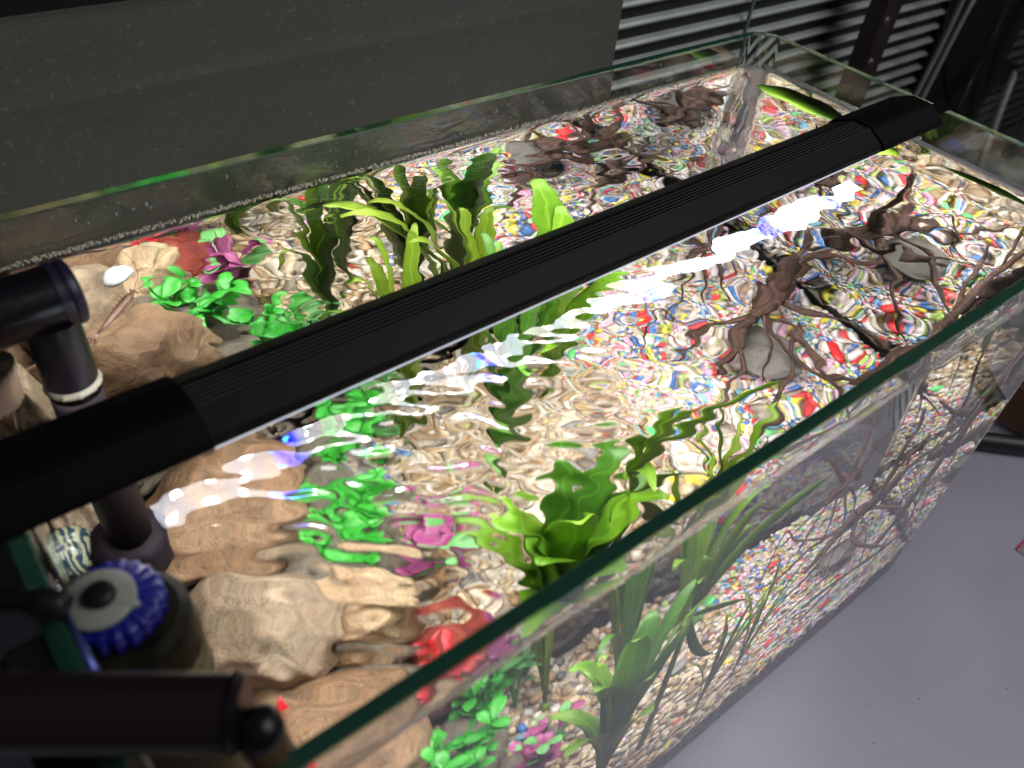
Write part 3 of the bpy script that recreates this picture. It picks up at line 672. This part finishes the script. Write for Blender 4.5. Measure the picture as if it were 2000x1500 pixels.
# small plastic plants
rr = np.random.default_rng(5)
def bushy(name, label, base, h, spread, n, lsize, m, group=None, rnd=True, mstem=None, m2=None):
    t = thing(name, label, 'plastic plant', base)
    stems = []
    ns = 5
    tips = []
    for s in range(ns):
        a = 6.28 * s / ns + rr.uniform(-.4, .4); tp = np.array(base) + (math.cos(a) * spread * rr.uniform(.4, .9), math.sin(a) * spread * rr.uniform(.4, .9), h * rr.uniform(.65, 1.0))
        tp[0] = min(max(tp[0], -L + .012), -.012); tp[1] = min(max(tp[1], -D + .012), -.012)
        stems.append(tube([base, (np.array(base) * .5 + tp * .5) + (0, 0, .006), tp], [.0011, .0009, .0006], 6, sub=4)); tips.append(tp)
    V, F = merge(stems); mesh('stems', V, F, mstem or m, t)
    for i in range(n):
        tp = tips[i % ns]; u = rr.uniform(.35, 1.0)
        c = np.array(base) * (1 - u) + tp * u + (0, 0, .005 * u)
        a = rr.uniform(0, 6.28); el = rr.uniform(.0, .8); d = np.array([math.cos(a) * math.cos(el), math.sin(a) * math.cos(el), math.sin(el)])
        ln = lsize * rr.uniform(.75, 1.2); e = c + d * ln
        for ax, lo, hi in ((0, -L + .008, -.008), (1, -D + .008, -.008)): e[ax] = min(max(e[ax], lo), hi)
        shp = (lambda t: max(.12, min(1, math.sin(math.pi * min(.99, t ** 1.25)) ** .6))) if rnd else None
        leafobj([c, c * .66 + e * .34 + (0, 0, .002), c * .33 + e * .67 + (0, 0, .002), e], ln * (.62 if rnd else .34), side(c, e), m2 if (m2 and i % 3 == 0) else m, t, n=8, k=4, fold=.3, shape=shp, thick=.0004)
    return t
bushy('plastic_plant', 'mint green plastic plant with round leaves beside the grey rocks at the left', B(-.432, -.100, .006), .080, .030, 60, .016, M_mint)
bushy('plastic_plant', 'taller mint green plastic plant with round leaves under the light bar near the back pane', B(-.402, -.045, .0), .090, .028, 44, .017, M_mint)
bushy('plastic_plant', 'purple pink plastic plant with a few green leaves behind the front pane', B(-.388, -.140, .0), .062, .024, 44, .017, M_pink, m2=M_pgreen)
bushy('plastic_plant', 'small pink and green plastic plant beside the light green sword plant', B(-.395, -.215, .0), .050, .022, 26, .015, M_pink, m2=M_pgreen)
bushy('plastic_plant', 'red plastic plant with pointed leaves at the near left, next to the filter body', B(-.535, -.195, .010), .060, .026, 30, .022, M_redl, rnd=False)
bushy('plastic_plant', 'red plastic tuft behind the front pane beside the dull red rock', B(-.432, -.205, .004), .040, .020, 22, .014, M_redl, rnd=False)
bushy('plastic_plant', 'small light green plastic sprig behind the bar near the back pane', B(-.372, -.035, .0), .085, .018, 26, .018, M_pgreen, rnd=False)

# ------------------------------------------------------------------ shrimps
M_shr = plain('shrimp_shell', (.07, .035, .022), .3, var=.5, vscale=600)
def shrimp(loc, yaw, roll, sc, label, pitch=0):
    t = thing('shrimp', label, 'shrimp', loc, 'shrimps at the left end')
    Mx = Matrix.Rotation(yaw, 3, 'Z') @ Matrix.Rotation(pitch, 3, 'Y') @ Matrix.Rotation(roll, 3, 'X')
    T = lambda P: [tuple((Mx @ Vector(p)) * sc + Vector(loc)) for p in P]
    V, F = tube(T([(.013, 0, .0012), (.010, 0, .0012), (.006, 0, .001), (.001, 0, .0008), (-.003, 0, .0012), (-.008, 0, .0008), (-.012, 0, -.001), (-.0155, 0, -.004)]), [s * sc for s in (.0004, .0013, .0021, .0020, .0019, .0015, .0011, .0006)], 12, sub=3)
    mesh('body', V, F, M_shr, t)
    V, F = merge([tube(T([(-.015, 0, -.0036), (-.018, k * .0014, -.0058), (-.0205, k * .0022, -.007)]), [.0005 * sc, .0009 * sc, .0002 * sc], 6) for k in (-1, 0, 1)])
    mesh('tail_fan', V, F, M_shr, t)
    for k in (-1, 1):
        V, F = tube(T([(.0125, k * .0004, .0014), (.019, k * .003, .004), (.026, k * .008, .003), (.031, k * .013, .001)]), [.00018 * sc, .00015 * sc, .00012 * sc, .0001 * sc], 5, sub=4)
        mesh('antenna', V, F, M_shr, t)
        v, f = ico(2); V = v * .0006 * sc + np.array(T([(.0115, k * .0016, .0022)])[0]); mesh('eye', V, f, M_dark, t)
    for i in range(5):
        for k in (-1, 1):
            x = .008 - i * .0024
            V, F = tube(T([(x, k * .0014, -.0002), (x + .001, k * .0038, .0006), (x + .0004, k * .0052, -.0035)]), [.0003 * sc, .00022 * sc, .00012 * sc], 5)
            mesh('leg', V, F, M_shr, t)
    for i in range(4):
        V, F = tube(T([(-.002 - i * .0024, 0, -.0008), (-.003 - i * .0024, 0, -.0036)]), [.0007 * sc, .0003 * sc], 5); mesh('swimmeret', V, F, M_shr, t)
    return t
shrimp((-.504, -.030, -.062), .75, .5, 1.1, 'brown translucent shrimp hanging tail down above the big tan rock, right of the vertical pipe')

# ------------------------------------------------------------------ foam along the waterline
def foam():
    r = np.random.default_rng(9); v0, f0 = ico(1); parts = []
    for i in range(2600):
        if i < 1700:
            x = -.012 - .56 * r.uniform() ** .9; y = -TH - .0008 - abs(r.normal(0, .0009)); 
            if r.uniform() > min(1, .25 + 1.1 * abs(mn.noise((x * 26, 0, 0))) + .5 * (x < -.2)): continue
        else:
            x = -TH - .0008 - abs(r.normal(0, .0009)); y = -.012 - .14 * r.uniform() ** .9
        z = WL + .0020 + r.uniform(-.0002, .0016); s = r.uniform(.0004, .0009)
        parts.append((v0 * s + (x, y, z), f0))
    return merge(parts)
V, F = foam()
mf, nt, p = mat('foam_bubbles'); p.inputs['Base Color'].default_value = (.80, .72, .55, 1); p.inputs['Roughness'].default_value = .15; p.inputs['Transmission Weight'].default_value = .5; p.inputs['IOR'].default_value = 1.1
o = mesh('foam_bubbles', V, F, mf); tag(o, 'line of tiny foam bubbles clinging to the glass along the waterline', 'foam', kind='stuff')

# ------------------------------------------------------------------ LED light bar
bar = thing('led_light_bar', 'long grooved black light bar with smooth end sleeves lying along the top of the tank', 'aquarium light', (0, 0, 0))
ca, sa = math.cos(BAR_A), math.sin(BAR_A)
def bx(s, y, z):       # s along the bar measured as world x, y across at the middle
    x0 = -.30; return ((x0 + (s - x0) * ca - (y + .1585) * sa), (-.1585 + (s - x0) * sa + (y + .1585) * ca), z)
def extr(profile, s0, s1, closed=True):
    n = len(profile); V = [bx(s0, y, z) for y, z in profile] + [bx(s1, y, z) for y, z in profile]
    F = [(k, (k + 1) % n, n + (k + 1) % n, n + k) for k in range(n)] + [tuple(range(n))[::-1], tuple(range(n, 2 * n))]
    return np.array(V), F
Y0, Y1 = -.1765, -.1405
prof = [(Y0, .0015), (Y0, .0042), (Y0 + .0008, .0056), (-.1670, .0106), (-.1660, .0112)]
g0, g1 = -.1655, -.1530; ng = 6
for i in range(ng):
    a = g0 + (g1 - g0) * i / ng; w = (g1 - g0) / ng
    prof += [(a, .0114), (a + w * .42, .0114), (a + w * .50, .0096), (a + w * .92, .0096)]
prof += [(g1, .0114), (-.1515, .0110), (Y1 - .0008, .0056), (Y1, .0042), (Y1, .0004), (Y1 - .0008, .0004), (Y1 - .0015, .0028), (Y0 + .0015, .0028), (Y0 + .0015, .0015)]
prof = prof[::-1]
V, F = extr(prof, -.520, -.098); ho = mesh('housing', V, F, None, bar, smooth=False, mats=[M_black, plain('ridge_painted_highlight', (.065, .068, .072), .4, 0, .3)])  # ridge tops coloured lighter to stand for light catching on them
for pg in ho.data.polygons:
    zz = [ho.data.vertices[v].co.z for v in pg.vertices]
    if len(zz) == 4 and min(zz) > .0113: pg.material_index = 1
def sleeve(s0, s1, nm):
    e = .0016
    pr = [(Y0 - e, .0022), (Y0 - e, .0045), (Y0 - .0002, .0066), (-.1675, .0118), (-.1650, .0125), (-.1535, .0125), (-.1510, .0118), (Y1 + .0002, .0066), (Y1 + e, .0045), (Y1 + e, .0022)][::-1]
    V, F = extr(pr, s0, s1)
    import bmesh as _b
    o = mesh(nm, V, F, M_sleeve, bar, smooth=False)
    b = o.modifiers.new('bevel', 'BEVEL'); b.width = .0008; b.segments = 3; b.limit_method = 'ANGLE'; b.angle_limit = R_(40)
    return o
sleeve(-.640, -.514, 'end_sleeve'); sleeve(-.104, -.035, 'end_sleeve')
m_, nt, p = mat('rim_hook_plastic')
V, F = extr([(-.1660, .0004), (-.1660, .0018), (-.1560, .0018), (-.1560, .0004)][::-1], -.040, .001); mesh('mounting_foot', V, F, M_sleeve, bar, smooth=False)
# diffuser: glows white, blue beside the blue diodes (pattern along the bar)
blue_s = [-.478, -.374, -.262, -.150, -.082]
md = bpy.data.materials.new('led_diffuser'); md.use_nodes = True; nt = md.node_tree; nt.nodes.remove(nt.nodes['Principled BSDF'])
em = nt.nodes.new('ShaderNodeEmission'); em.inputs[1].default_value = 24
at = nt.nodes.new('ShaderNodeAttribute'); at.attribute_name = 'glow_colour'
nt.links.new(at.outputs['Color'], em.inputs[0]); nt.links.new(em.outputs[0], nt.nodes['Material Output'].inputs['Surface'])
ss = np.linspace(-.534, -.056, 300); V = []; Cc = []
for s in ss:
    bl = sum(math.exp(-((s - b) / .0042) ** 2) for b in blue_s); bl = min(1, bl)
    wm = .5 + .5 * math.sin(s * 2 * math.pi / .029)
    c = np.array([.80 + .15 * wm, .84 + .02 * wm, 1.0 - .18 * wm]) * (1 - bl) + np.array([.03, .05, 3.0]) * bl
    for y in (-.1560, -.1425):
        V.append(bx(s, y, .0012)); Cc.append((*c, 1))
F = [(2 * i, 2 * i + 1, 2 * i + 3, 2 * i + 2) for i in range(len(ss) - 1)]
V2 = V + [(x, y, z + .0005) for x, y, z in V]; n = len(V)
F2 = F + [(n + 2 * i + 2, n + 2 * i + 3, n + 2 * i + 1, n + 2 * i) for i in range(len(ss) - 1)]
F2 += [(2 * i, 2 * i + 2, n + 2 * i + 2, n + 2 * i) for i in range(len(ss) - 1)] + [(2 * i + 3, 2 * i + 1, n + 2 * i + 1, n + 2 * i + 3) for i in range(len(ss) - 1)] + [(0, n, n + 1, 1), (n - 2, n - 1, 2 * n - 1, 2 * n - 2)]
o = mesh('light_panel', V2, F2, md, bar, smooth=False)
a_ = o.data.color_attributes.new('glow_colour', 'FLOAT_COLOR', 'POINT'); a_.data.foreach_set('color', np.array(Cc + Cc).ravel())
ME = {'w': emis('warm_white_diode', (1, .86, .62), 260), 'c': emis('cool_white_diode', (.75, .88, 1), 260), 'b': emis('blue_diode', (.05, .3, 1), 160)}
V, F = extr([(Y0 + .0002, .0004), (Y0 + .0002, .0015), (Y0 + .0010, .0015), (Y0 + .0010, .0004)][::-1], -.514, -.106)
mesh('lens_edge', V, F, emis('lens_edge_painted_glow', (.80, .84, 1.0), .9), bar, smooth=False)  # clear lip given emission in place of the LED light it catches
lm = {}
for k, m_ in ME.items():
    v, f = box(-.0021, .0021, -.0014, .0014, -.0005, .0005, .0003)
    me = bpy.data.meshes.new('diode'); me.from_pydata([tuple(q) for q in v], [], f); me.materials.append(m_); lm[k] = me
i = 0
for row, yy in enumerate((-.1535, -.1450)):
    for j in range(31):
        s = -.529 + j * .0148 + row * .004
        k = 'wc'[(j + row) % 2]
        if min(abs(s - b) for b in blue_s) < .0075: k = 'b'
        o = bpy.data.objects.new('diode', lm[k]); COL.objects.link(o); o.parent = bar; o.location = bx(s, yy, .0006); o.rotation_euler = (0, 0, BAR_A)

# ------------------------------------------------------------------ outlet pipe at the upper left
pipe = thing('outlet_pipe', 'glossy black T-shaped pipe at the upper left, its vertical tube going down into the water', 'filter pipe', (-.54, -.10, -.18))
def lathe_at(prof, axis, org, seg=40, wave=None):
    v, f = lathe(prof, seg, wave); q = Vector((0, 0, 1)).rotation_difference(Vector(axis).normalized()).to_matrix()
    return xf(v, q) + np.array(org), f
V, F = tube([(-.66, -.0925, .010), (-.530, -.0855, .010)], [.0124, .0124], 40); o = mesh('horizontal_tube', V, F, M_pipe, pipe); o.data.set_sharp_from_angle(angle=R_(35))
V, F = lathe_at([(.0138*.86, 0), (.0150*.86, .0004), (.0150*.86, .003), (.0144*.86, .0034), (.0144*.86, .0042), (.0150*.86, .0046), (.0150*.86, .0066), (.0142*.86, .0078), (.0115*.86, .0086), (.005*.86, .0090), (.001, .0091)], (.998, .054, 0), (-.534, -.0857, .010), 48)
o = mesh('end_cap', V, F, plain('violet_black_plastic', (.02, .018, .045), .4), pipe); o.data.set_sharp_from_angle(angle=R_(35))
V, F = tube([(-.540, -.0975, -.175), (-.5397, -.0965, -.060), (-.5393, -.0950, -.027)], [.0098] * 3, 36); mesh('submerged_tube', V, F, M_sub, pipe)
V, F = tube([(-.5393, -.0950, -.027), (-.5385, -.0905, .003)], [.0100, .0100], 36); o = mesh('vertical_tube', V, F, M_pipe, pipe); o.data.set_sharp_from_angle(angle=R_(35))
V, F = lathe_at([(.009, -.030), (.013, -.028), (.0165, -.020), (.0175, -.010), (.0175, .001), (.0165, .006), (.0115, .008)], (0.02, 0, 1), (-.541, -.098, -.178), 40, lambda th, r, z: r * (1 + .03 * math.sin(8 * th)))
mesh('pipe_foot', V, F, M_sub, pipe)
V, F = lathe_at([(.0098, WL - .0006), (.0108, WL - .0002), (.0107, WL + .0006), (.0103, WL + .0013), (.0100, WL + .0022)], (0, 0, 1), (-.5392, -.0948, 0), 72, lambda th, r, z: r * (1 + .03 * math.sin(17 * th) * math.sin(5 * th) + .02 * math.sin(31 * th)))
V, F = V, F
mesh('foam_ring', V, F, mf, pipe)
V, F = lathe_at([(.001, -.030), (.011, -.030), (.0125, -.026), (.0125, 0), (.0115, .001)], (.1, .2, 1), (-.566, -.062, -.03), 48, lambda th, r, z: r * (1 + .05 * math.sin(26 * th)))
o = mesh('ribbed_filter_cup', V, F, plain('smoky_brown_plastic', (.16, .11, .09), .25), None)
tag(o, 'ribbed brownish translucent cup hanging at the far left behind the black pipe', 'filter cup')

# ------------------------------------------------------------------ internal filter with blue knob
flt = thing('internal_filter', 'dark internal filter with a blue scalloped knob and cream disc, at the near left', 'aquarium filter', (-.562, -.218, -.2))
V, F = lathe_at([(.016, -.190), (.0175, -.186), (.0175, -.030), (.0175, -.022), (.0170, -.012), (.0140, -.0095), (.001, -.0094)], (0, 0, 1), (-.5575, -.2190, 0), 48)
o = mesh('body', V, F, plain('olive_black_plastic', (.018, .015, .008), .5, 0, .06, var=.6, vscale=120, bump=.3), flt); o.data.set_sharp_from_angle(angle=R_(35))
V, F = lathe_at([(.0120, -.0094), (.0136, -.009), (.0141, -.007), (.0137, -.0025), (.0128, -.0014), (.001, -.0012)], (0, 0, 1), (-.5600, -.2170, 0), 144, lambda th, r, z: r * (1 + (.035 * math.sin(20 * th) if r > .0127 else .0)))
o = mesh('blue_knob', V, F, M_blue, flt)
V, F = lathe_at([(.0092, -.0012), (.0099, -.0008), (.0099, .0004), (.0093, .0010), (.001, .0011)], (0, 0, 1), (-.5625, -.2165, 0), 64, lambda th, r, z: r * (1 + .20 * math.exp(-((((th - 5.55 + math.pi) % (2 * math.pi)) - math.pi) / .10) ** 2)))
mesh('cream_disc', V, F, M_white, flt)
V, F = lathe_at([(.0040, .0008), (.0043, .0015), (.0043, .0032), (.0036, .0040), (.001, .0042)], (0, 0, 1), (-.5618, -.2168, 0), 32)
mesh('centre_button', V, F, M_dark, flt)
V, F = tube([(-.680, -.136, .010), (-.620, -.182, .010), (-.583, -.210, .010), (-.5715, -.2190, .0085)], [.0033, .0033, .0033, .0030], 24, sub=5)
mesh('air_hose', V, F, M_pipe, flt)
V, F = lathe_at([(.0030, -.001), (.0042, 0), (.0042, .007), (.0036, .008)], (.79, -.61, -.12), (-.5760, -.2155, .0095), 28); mesh('hose_collar', V, F, M_dark, flt)
V, F = box(-.590, -.569, -.262, -.216, -.060, -.0015, .002); mesh('clip_block', V, F, M_dark, flt, smooth=False)
V, F = tube([(-.5708, -.2225, .0080), (-.5700, -.2440, .0100)], [.0009, .0014], 10); mesh('wire_clip', V, F, plain('blue_steel', (.10, .13, .40), .3, .6), flt)
# near tube, out of focus
nt_ = thing('spray_tube', 'thick dark tube with a round end cap crossing the lower left corner, out of focus', 'filter pipe', (-.56, -.27, .02))
a = np.array([-.660, -.198, .020]); b = np.array([-.5480, -.2780, .020]); d = (b - a) / np.linalg.norm(b - a)
V, F = tube([a, b], [.0090, .0090], 40); o = mesh('tube', V, F, plain('brown_black_pipe', (.020, .010, .011), .22, 0, .6), nt_); o.data.set_sharp_from_angle(angle=R_(35))
V, F = lathe_at([(.0090, 0), (.0096, .0004), (.0096, .0018), (.0086, .0022), (.0086, .0032)], d, b, 40); o = mesh('collar', V, F, M_pipe, nt_); o.data.set_sharp_from_angle(angle=R_(35))
v, f = ico(4); V = v * .0058 + (b + d * .0062 + np.array([-.001, -.0025, -.003])); mesh('round_cap', V, f, M_pipe, nt_)
V, F = tube([b + d * .006 + (-.001, -.001, -.008), b + d * .007 + (.001, .001, -.040)], [.0055, .0065], 6); mesh('bracket', V, F, plain('brown_plastic', (.08, .045, .02), .4), nt_)

# ------------------------------------------------------------------ table and surroundings
m_t, ntt, p = mat('table_top')
p.inputs['Base Color'].default_value = (.42, .41, .46, 1); p.inputs['Roughness'].default_value = .42
tc = ntt.nodes.new('ShaderNodeTexCoord'); n = ntt.nodes.new('ShaderNodeTexNoise'); n.inputs['Scale'].default_value = 6; n.inputs['Detail'].default_value = 8
ntt.links.new(tc.outputs['Object'], n.inputs['Vector']); r = ntt.nodes.new('ShaderNodeValToRGB')
r.color_ramp.elements[0].color = (.34, .32, .37, 1); r.color_ramp.elements[1].color = (.43, .405, .46, 1); r.color_ramp.elements[0].position = .3; r.color_ramp.elements[1].position = .7
ntt.links.new(n.outputs['Fac'], r.inputs['Fac']); ntt.links.new(r.outputs[0], p.inputs['Base Color'])
V, F = box(-1.3, .60, -.75, .12, -.392, -.3602, .002)
o = mesh('table_top', V, F, m_t, smooth=False); tag(o, 'smooth lavender grey table top under the tank', 'table', kind='structure')
V, F = box(-4, 4, -4, 4, -1.16, -1.10); o = mesh('floor', V, F, plain('dark_floor', (.05, .045, .04), .7)); tag(o, 'dark room floor', 'floor', kind='structure')
m_b, ntb, p = mat('speckled_board')
p.inputs['Roughness'].default_value = .38
tc = ntb.nodes.new('ShaderNodeTexCoord'); vo = ntb.nodes.new('ShaderNodeTexNoise'); vo.inputs['Scale'].default_value = 260; vo.inputs['Detail'].default_value = 3; vo.inputs['Distortion'].default_value = 1.2
ntb.links.new(tc.outputs['Object'], vo.inputs['Vector']); r = ntb.nodes.new('ShaderNodeValToRGB')
r.color_ramp.elements[0].position = .60; r.color_ramp.elements[0].color = (.135, .138, .112, 1); r.color_ramp.elements[1].position = .74; r.color_ramp.elements[1].color = (.25, .25, .22, 1)
ntb.links.new(vo.outputs['Fac'], r.inputs['Fac'])
n2 = ntb.nodes.new('ShaderNodeTexNoise'); n2.inputs['Scale'].default_value = 5; n2.inputs['Detail'].default_value = 4; ntb.links.new(tc.outputs['Object'], n2.inputs['Vector'])
mx = ntb.nodes.new('ShaderNodeMixRGB'); mx.blend_type = 'MULTIPLY'; mx.inputs[0].default_value = .6
ntb.links.new(r.outputs[0], mx.inputs[1]); ntb.links.new(n2.outputs['Color'], mx.inputs[2]); ntb.links.new(r.outputs[0], p.inputs['Base Color'])
V, F = box(-1.2, -.052, .100, .112, -.3600, .0425, .0015)
o = mesh('back_board', V, F, m_b, smooth=False); tag(o, 'dark grey speckled board standing upright behind the tank on the left', 'board')
V, F = box(-3, 3, .62, .70, -1.10, 1.4); o = mesh('wall', V, F, plain('dark_wall', (.03, .035, .032), .8)); tag(o, 'dark wall far behind the tank', 'wall', kind='structure')
# louvred blind
bl = thing('louvre_blind', 'dark green louvred blind with pale slats behind the right end of the tank', 'blind', (.3, .2, -.36))
V, F = box(-.06, 1.30, .206, .212, -.60, .10); mesh('backing', V, F, plain('dark_green_backing', (.010, .016, .013), .6), bl, smooth=False)
m_s = plain('slat_metal', (.66, .70, .64), .32, .3, .5, bump=.1, bscale=60, var=.15, vscale=20)
pr = [(.2055, -.0040), (.1990, -.0022), (.1965, .0008), (.1985, .0034), (.2055, .0046)]
n = len(pr); V = [(-.06, y, z) for y, z in pr] + [(1.29, y, z) for y, z in pr]; F = [(k, (k + 1) % n, n + (k + 1) % n, n + k)[::-1] for k in range(n)] + [tuple(range(n)), tuple(range(n, 2 * n))[::-1]]
sl = bpy.data.meshes.new('slat'); sl.from_pydata([(x, y - .2, z) for x, y, z in V], [], F); sl.materials.append(m_s)
for i in range(31):
    o = bpy.data.objects.new('slat', sl); COL.objects.link(o); o.parent = bl
    o.location = Vector((0, .2, .09 - i * .0205)) - bl.location
V, F = tube([(.252, .190, .1), (.248, .190, -.34)], [.0022, .0022], 10); mesh('cord', V, F, plain('grey_green_cord', (.14, .18, .15), .6), bl)
# metal upright with screws
up = thing('metal_upright', 'dark brown metal bracket with screws, standing in front of the louvred blind', 'bracket', (.47, .15, -.3))
m_u = plain('brown_painted_metal', (.035, .024, .020), .4, .2, bump=.3, bscale=80, var=.3)
V, F = box(.425, .452, .128, .150, -.62, .0, .002); mesh('flange', V, F, m_u, up, smooth=False)
V, F = box(.452, .490, .140, .150, -.62, .0, .002); mesh('web', V, F, m_u, up, smooth=False)
for z in (-.100, -.150, -.215, -.28):
    V, F = lathe_at([(.001, 0), (.0065, 0), (.0065, .0015), (.0040, .0038), (.001, .004)], (0, -1, 0), (.438, .128, z), 20); mesh('screw', V, F, plain('screw_steel', (.12, .10, .09), .35, .6), up)
V, F = box(.395, .470, .118, .128, -.262, -.225, .002); mesh('cross_arm', V, F, m_u, up, smooth=False)
# cables
for nm, lab, pts, rad, c in (
    ('power_cable', 'grey cable hanging in front of the blind, left one of the close pair', [(.60, .12, .02), (.575, .11, -.12), (.53, .10, -.26), (.50, .09, -.36)], .0036, (.16, .17, .17)),
    ('power_cable', 'grey cable hanging in front of the blind, right one of the close pair', [(.70, .14, -.02), (.625, .12, -.13), (.555, .10, -.27), (.52, .09, -.36)], .0036, (.18, .18, .18)),
    ('power_cable', 'thicker grey cable at the upper right edge, in front of the dark glass', [(.92, .10, .02), (.78, .08, -.15), (.66, .02, -.30), (.60, -.02, -.36)], .0058, (.20, .19, .19)),
    ('power_cable', 'thin black cable loop behind the upper right glass pane', [(.70, .16, .10), (.66, .16, -.05), (.67, .15, -.16), (.73, .14, -.25), (.80, .13, -.30)], .006, (.012, .012, .013))):
    V, F = tube(pts, [rad] * len(pts), 12, sub=8); o = mesh(nm, V, F, plain(nm + '_skin', c, .4)); tag(o, lab, 'cable')
# neighbouring glass tank at the right: an upright pane seen edge-on
V, F = box(.640, .646, -.30, .08, -.3600, .06, .001); o = mesh('glass_screen', V, F, M_glass, smooth=False); tag(o, 'upright green-edged glass pane beyond the right end of the tank', 'glass screen')
V, F = lathe_at([(.001, 0), (.045, .001), (.060, .012), (.062, .03), (.058, .045), (.001, .052)], (0, 0, 1), (.735, .02, -.36), 48); o = mesh('round_lid', V, F, plain('grey_plastic', (.16, .19, .17), .4)); tag(o, 'round grey lid lying on the table behind the upright glass pane', 'lid')
V, F = box(.74, 1.25, .02, .20, -.36, .10, .01); o = mesh('storage_box', V, F, plain('near_black_box', (.012, .012, .012), .5), smooth=False); tag(o, 'near black box behind the upright glass pane at the upper right', 'box')
# things on the table at the right
V, F = tube([(.150, -.215, -.350), (.200, -.262, -.350), (.260, -.320, -.350), (.33, -.40, -.350)], [.0095] * 4, 20, sub=5); o = mesh('black_hose', V, F, M_dark); tag(o, 'black hose lying on the grey table beyond the right corner of the tank', 'hose')
V, F = box(.245, .40, -.30, -.14, -.3600, -.30, .006); o = mesh('brown_case', V, F, plain('brown_plastic_case', (.10, .045, .022), .45, bump=.2, bscale=60), smooth=False); tag(o, 'dark brown case at the right edge of the picture behind the black hose', 'case')
V, F = box(.103, .16, -.385, -.3475, -.3600, -.3592); o = mesh('card', V, F, plain('grey_card', (.25, .24, .26), .5), smooth=False); tag(o, 'grey card with a red edge lying flat on the table at the right', 'card')
V, F = tube([(.104, -.347, -.359), (.16, -.3465, -.359)], [.001, .001], 8); oo = mesh('red_edge', V, F, plain('red_edge_colour', (.6, .05, .05), .5), o)
rs = np.random.default_rng(3)
v0, f0 = ico(1); parts = []
for i in range(26):
    x, y = rs.uniform(-.25, .25), rs.uniform(-.55, -.31); s = rs.uniform(.0003, .0009); parts.append((v0 * (s, s * .6, s * .4) + (x, y, -.3599), f0))
V, F = merge(parts); o = mesh('crumbs', V, F, plain('dark_crumbs', (.02, .015, .012), .8)); tag(o, 'tiny dark crumbs scattered on the grey table', 'crumbs', kind='stuff')

# dried drops and smudges on the inside of the back pane above the water
rs = np.random.default_rng(8); parts = []
for i in range(60):
    x = -.56 * rs.uniform() ** 1.0 - .015; z = rs.uniform(-.018, -.002); q = rs.uniform(.0003, .0011)
    parts.append((v0 * (q, q * .25, q * rs.uniform(.8, 1.6)) + (x, -TH - .0001, z), f0))
V, F = merge(parts); o = mesh('water_drops', V, F, plain('lime_marks', (.22, .25, .25), .4)); tag(o, 'tiny dried drops and lime marks on the back pane above the waterline', 'drops', kind='stuff')
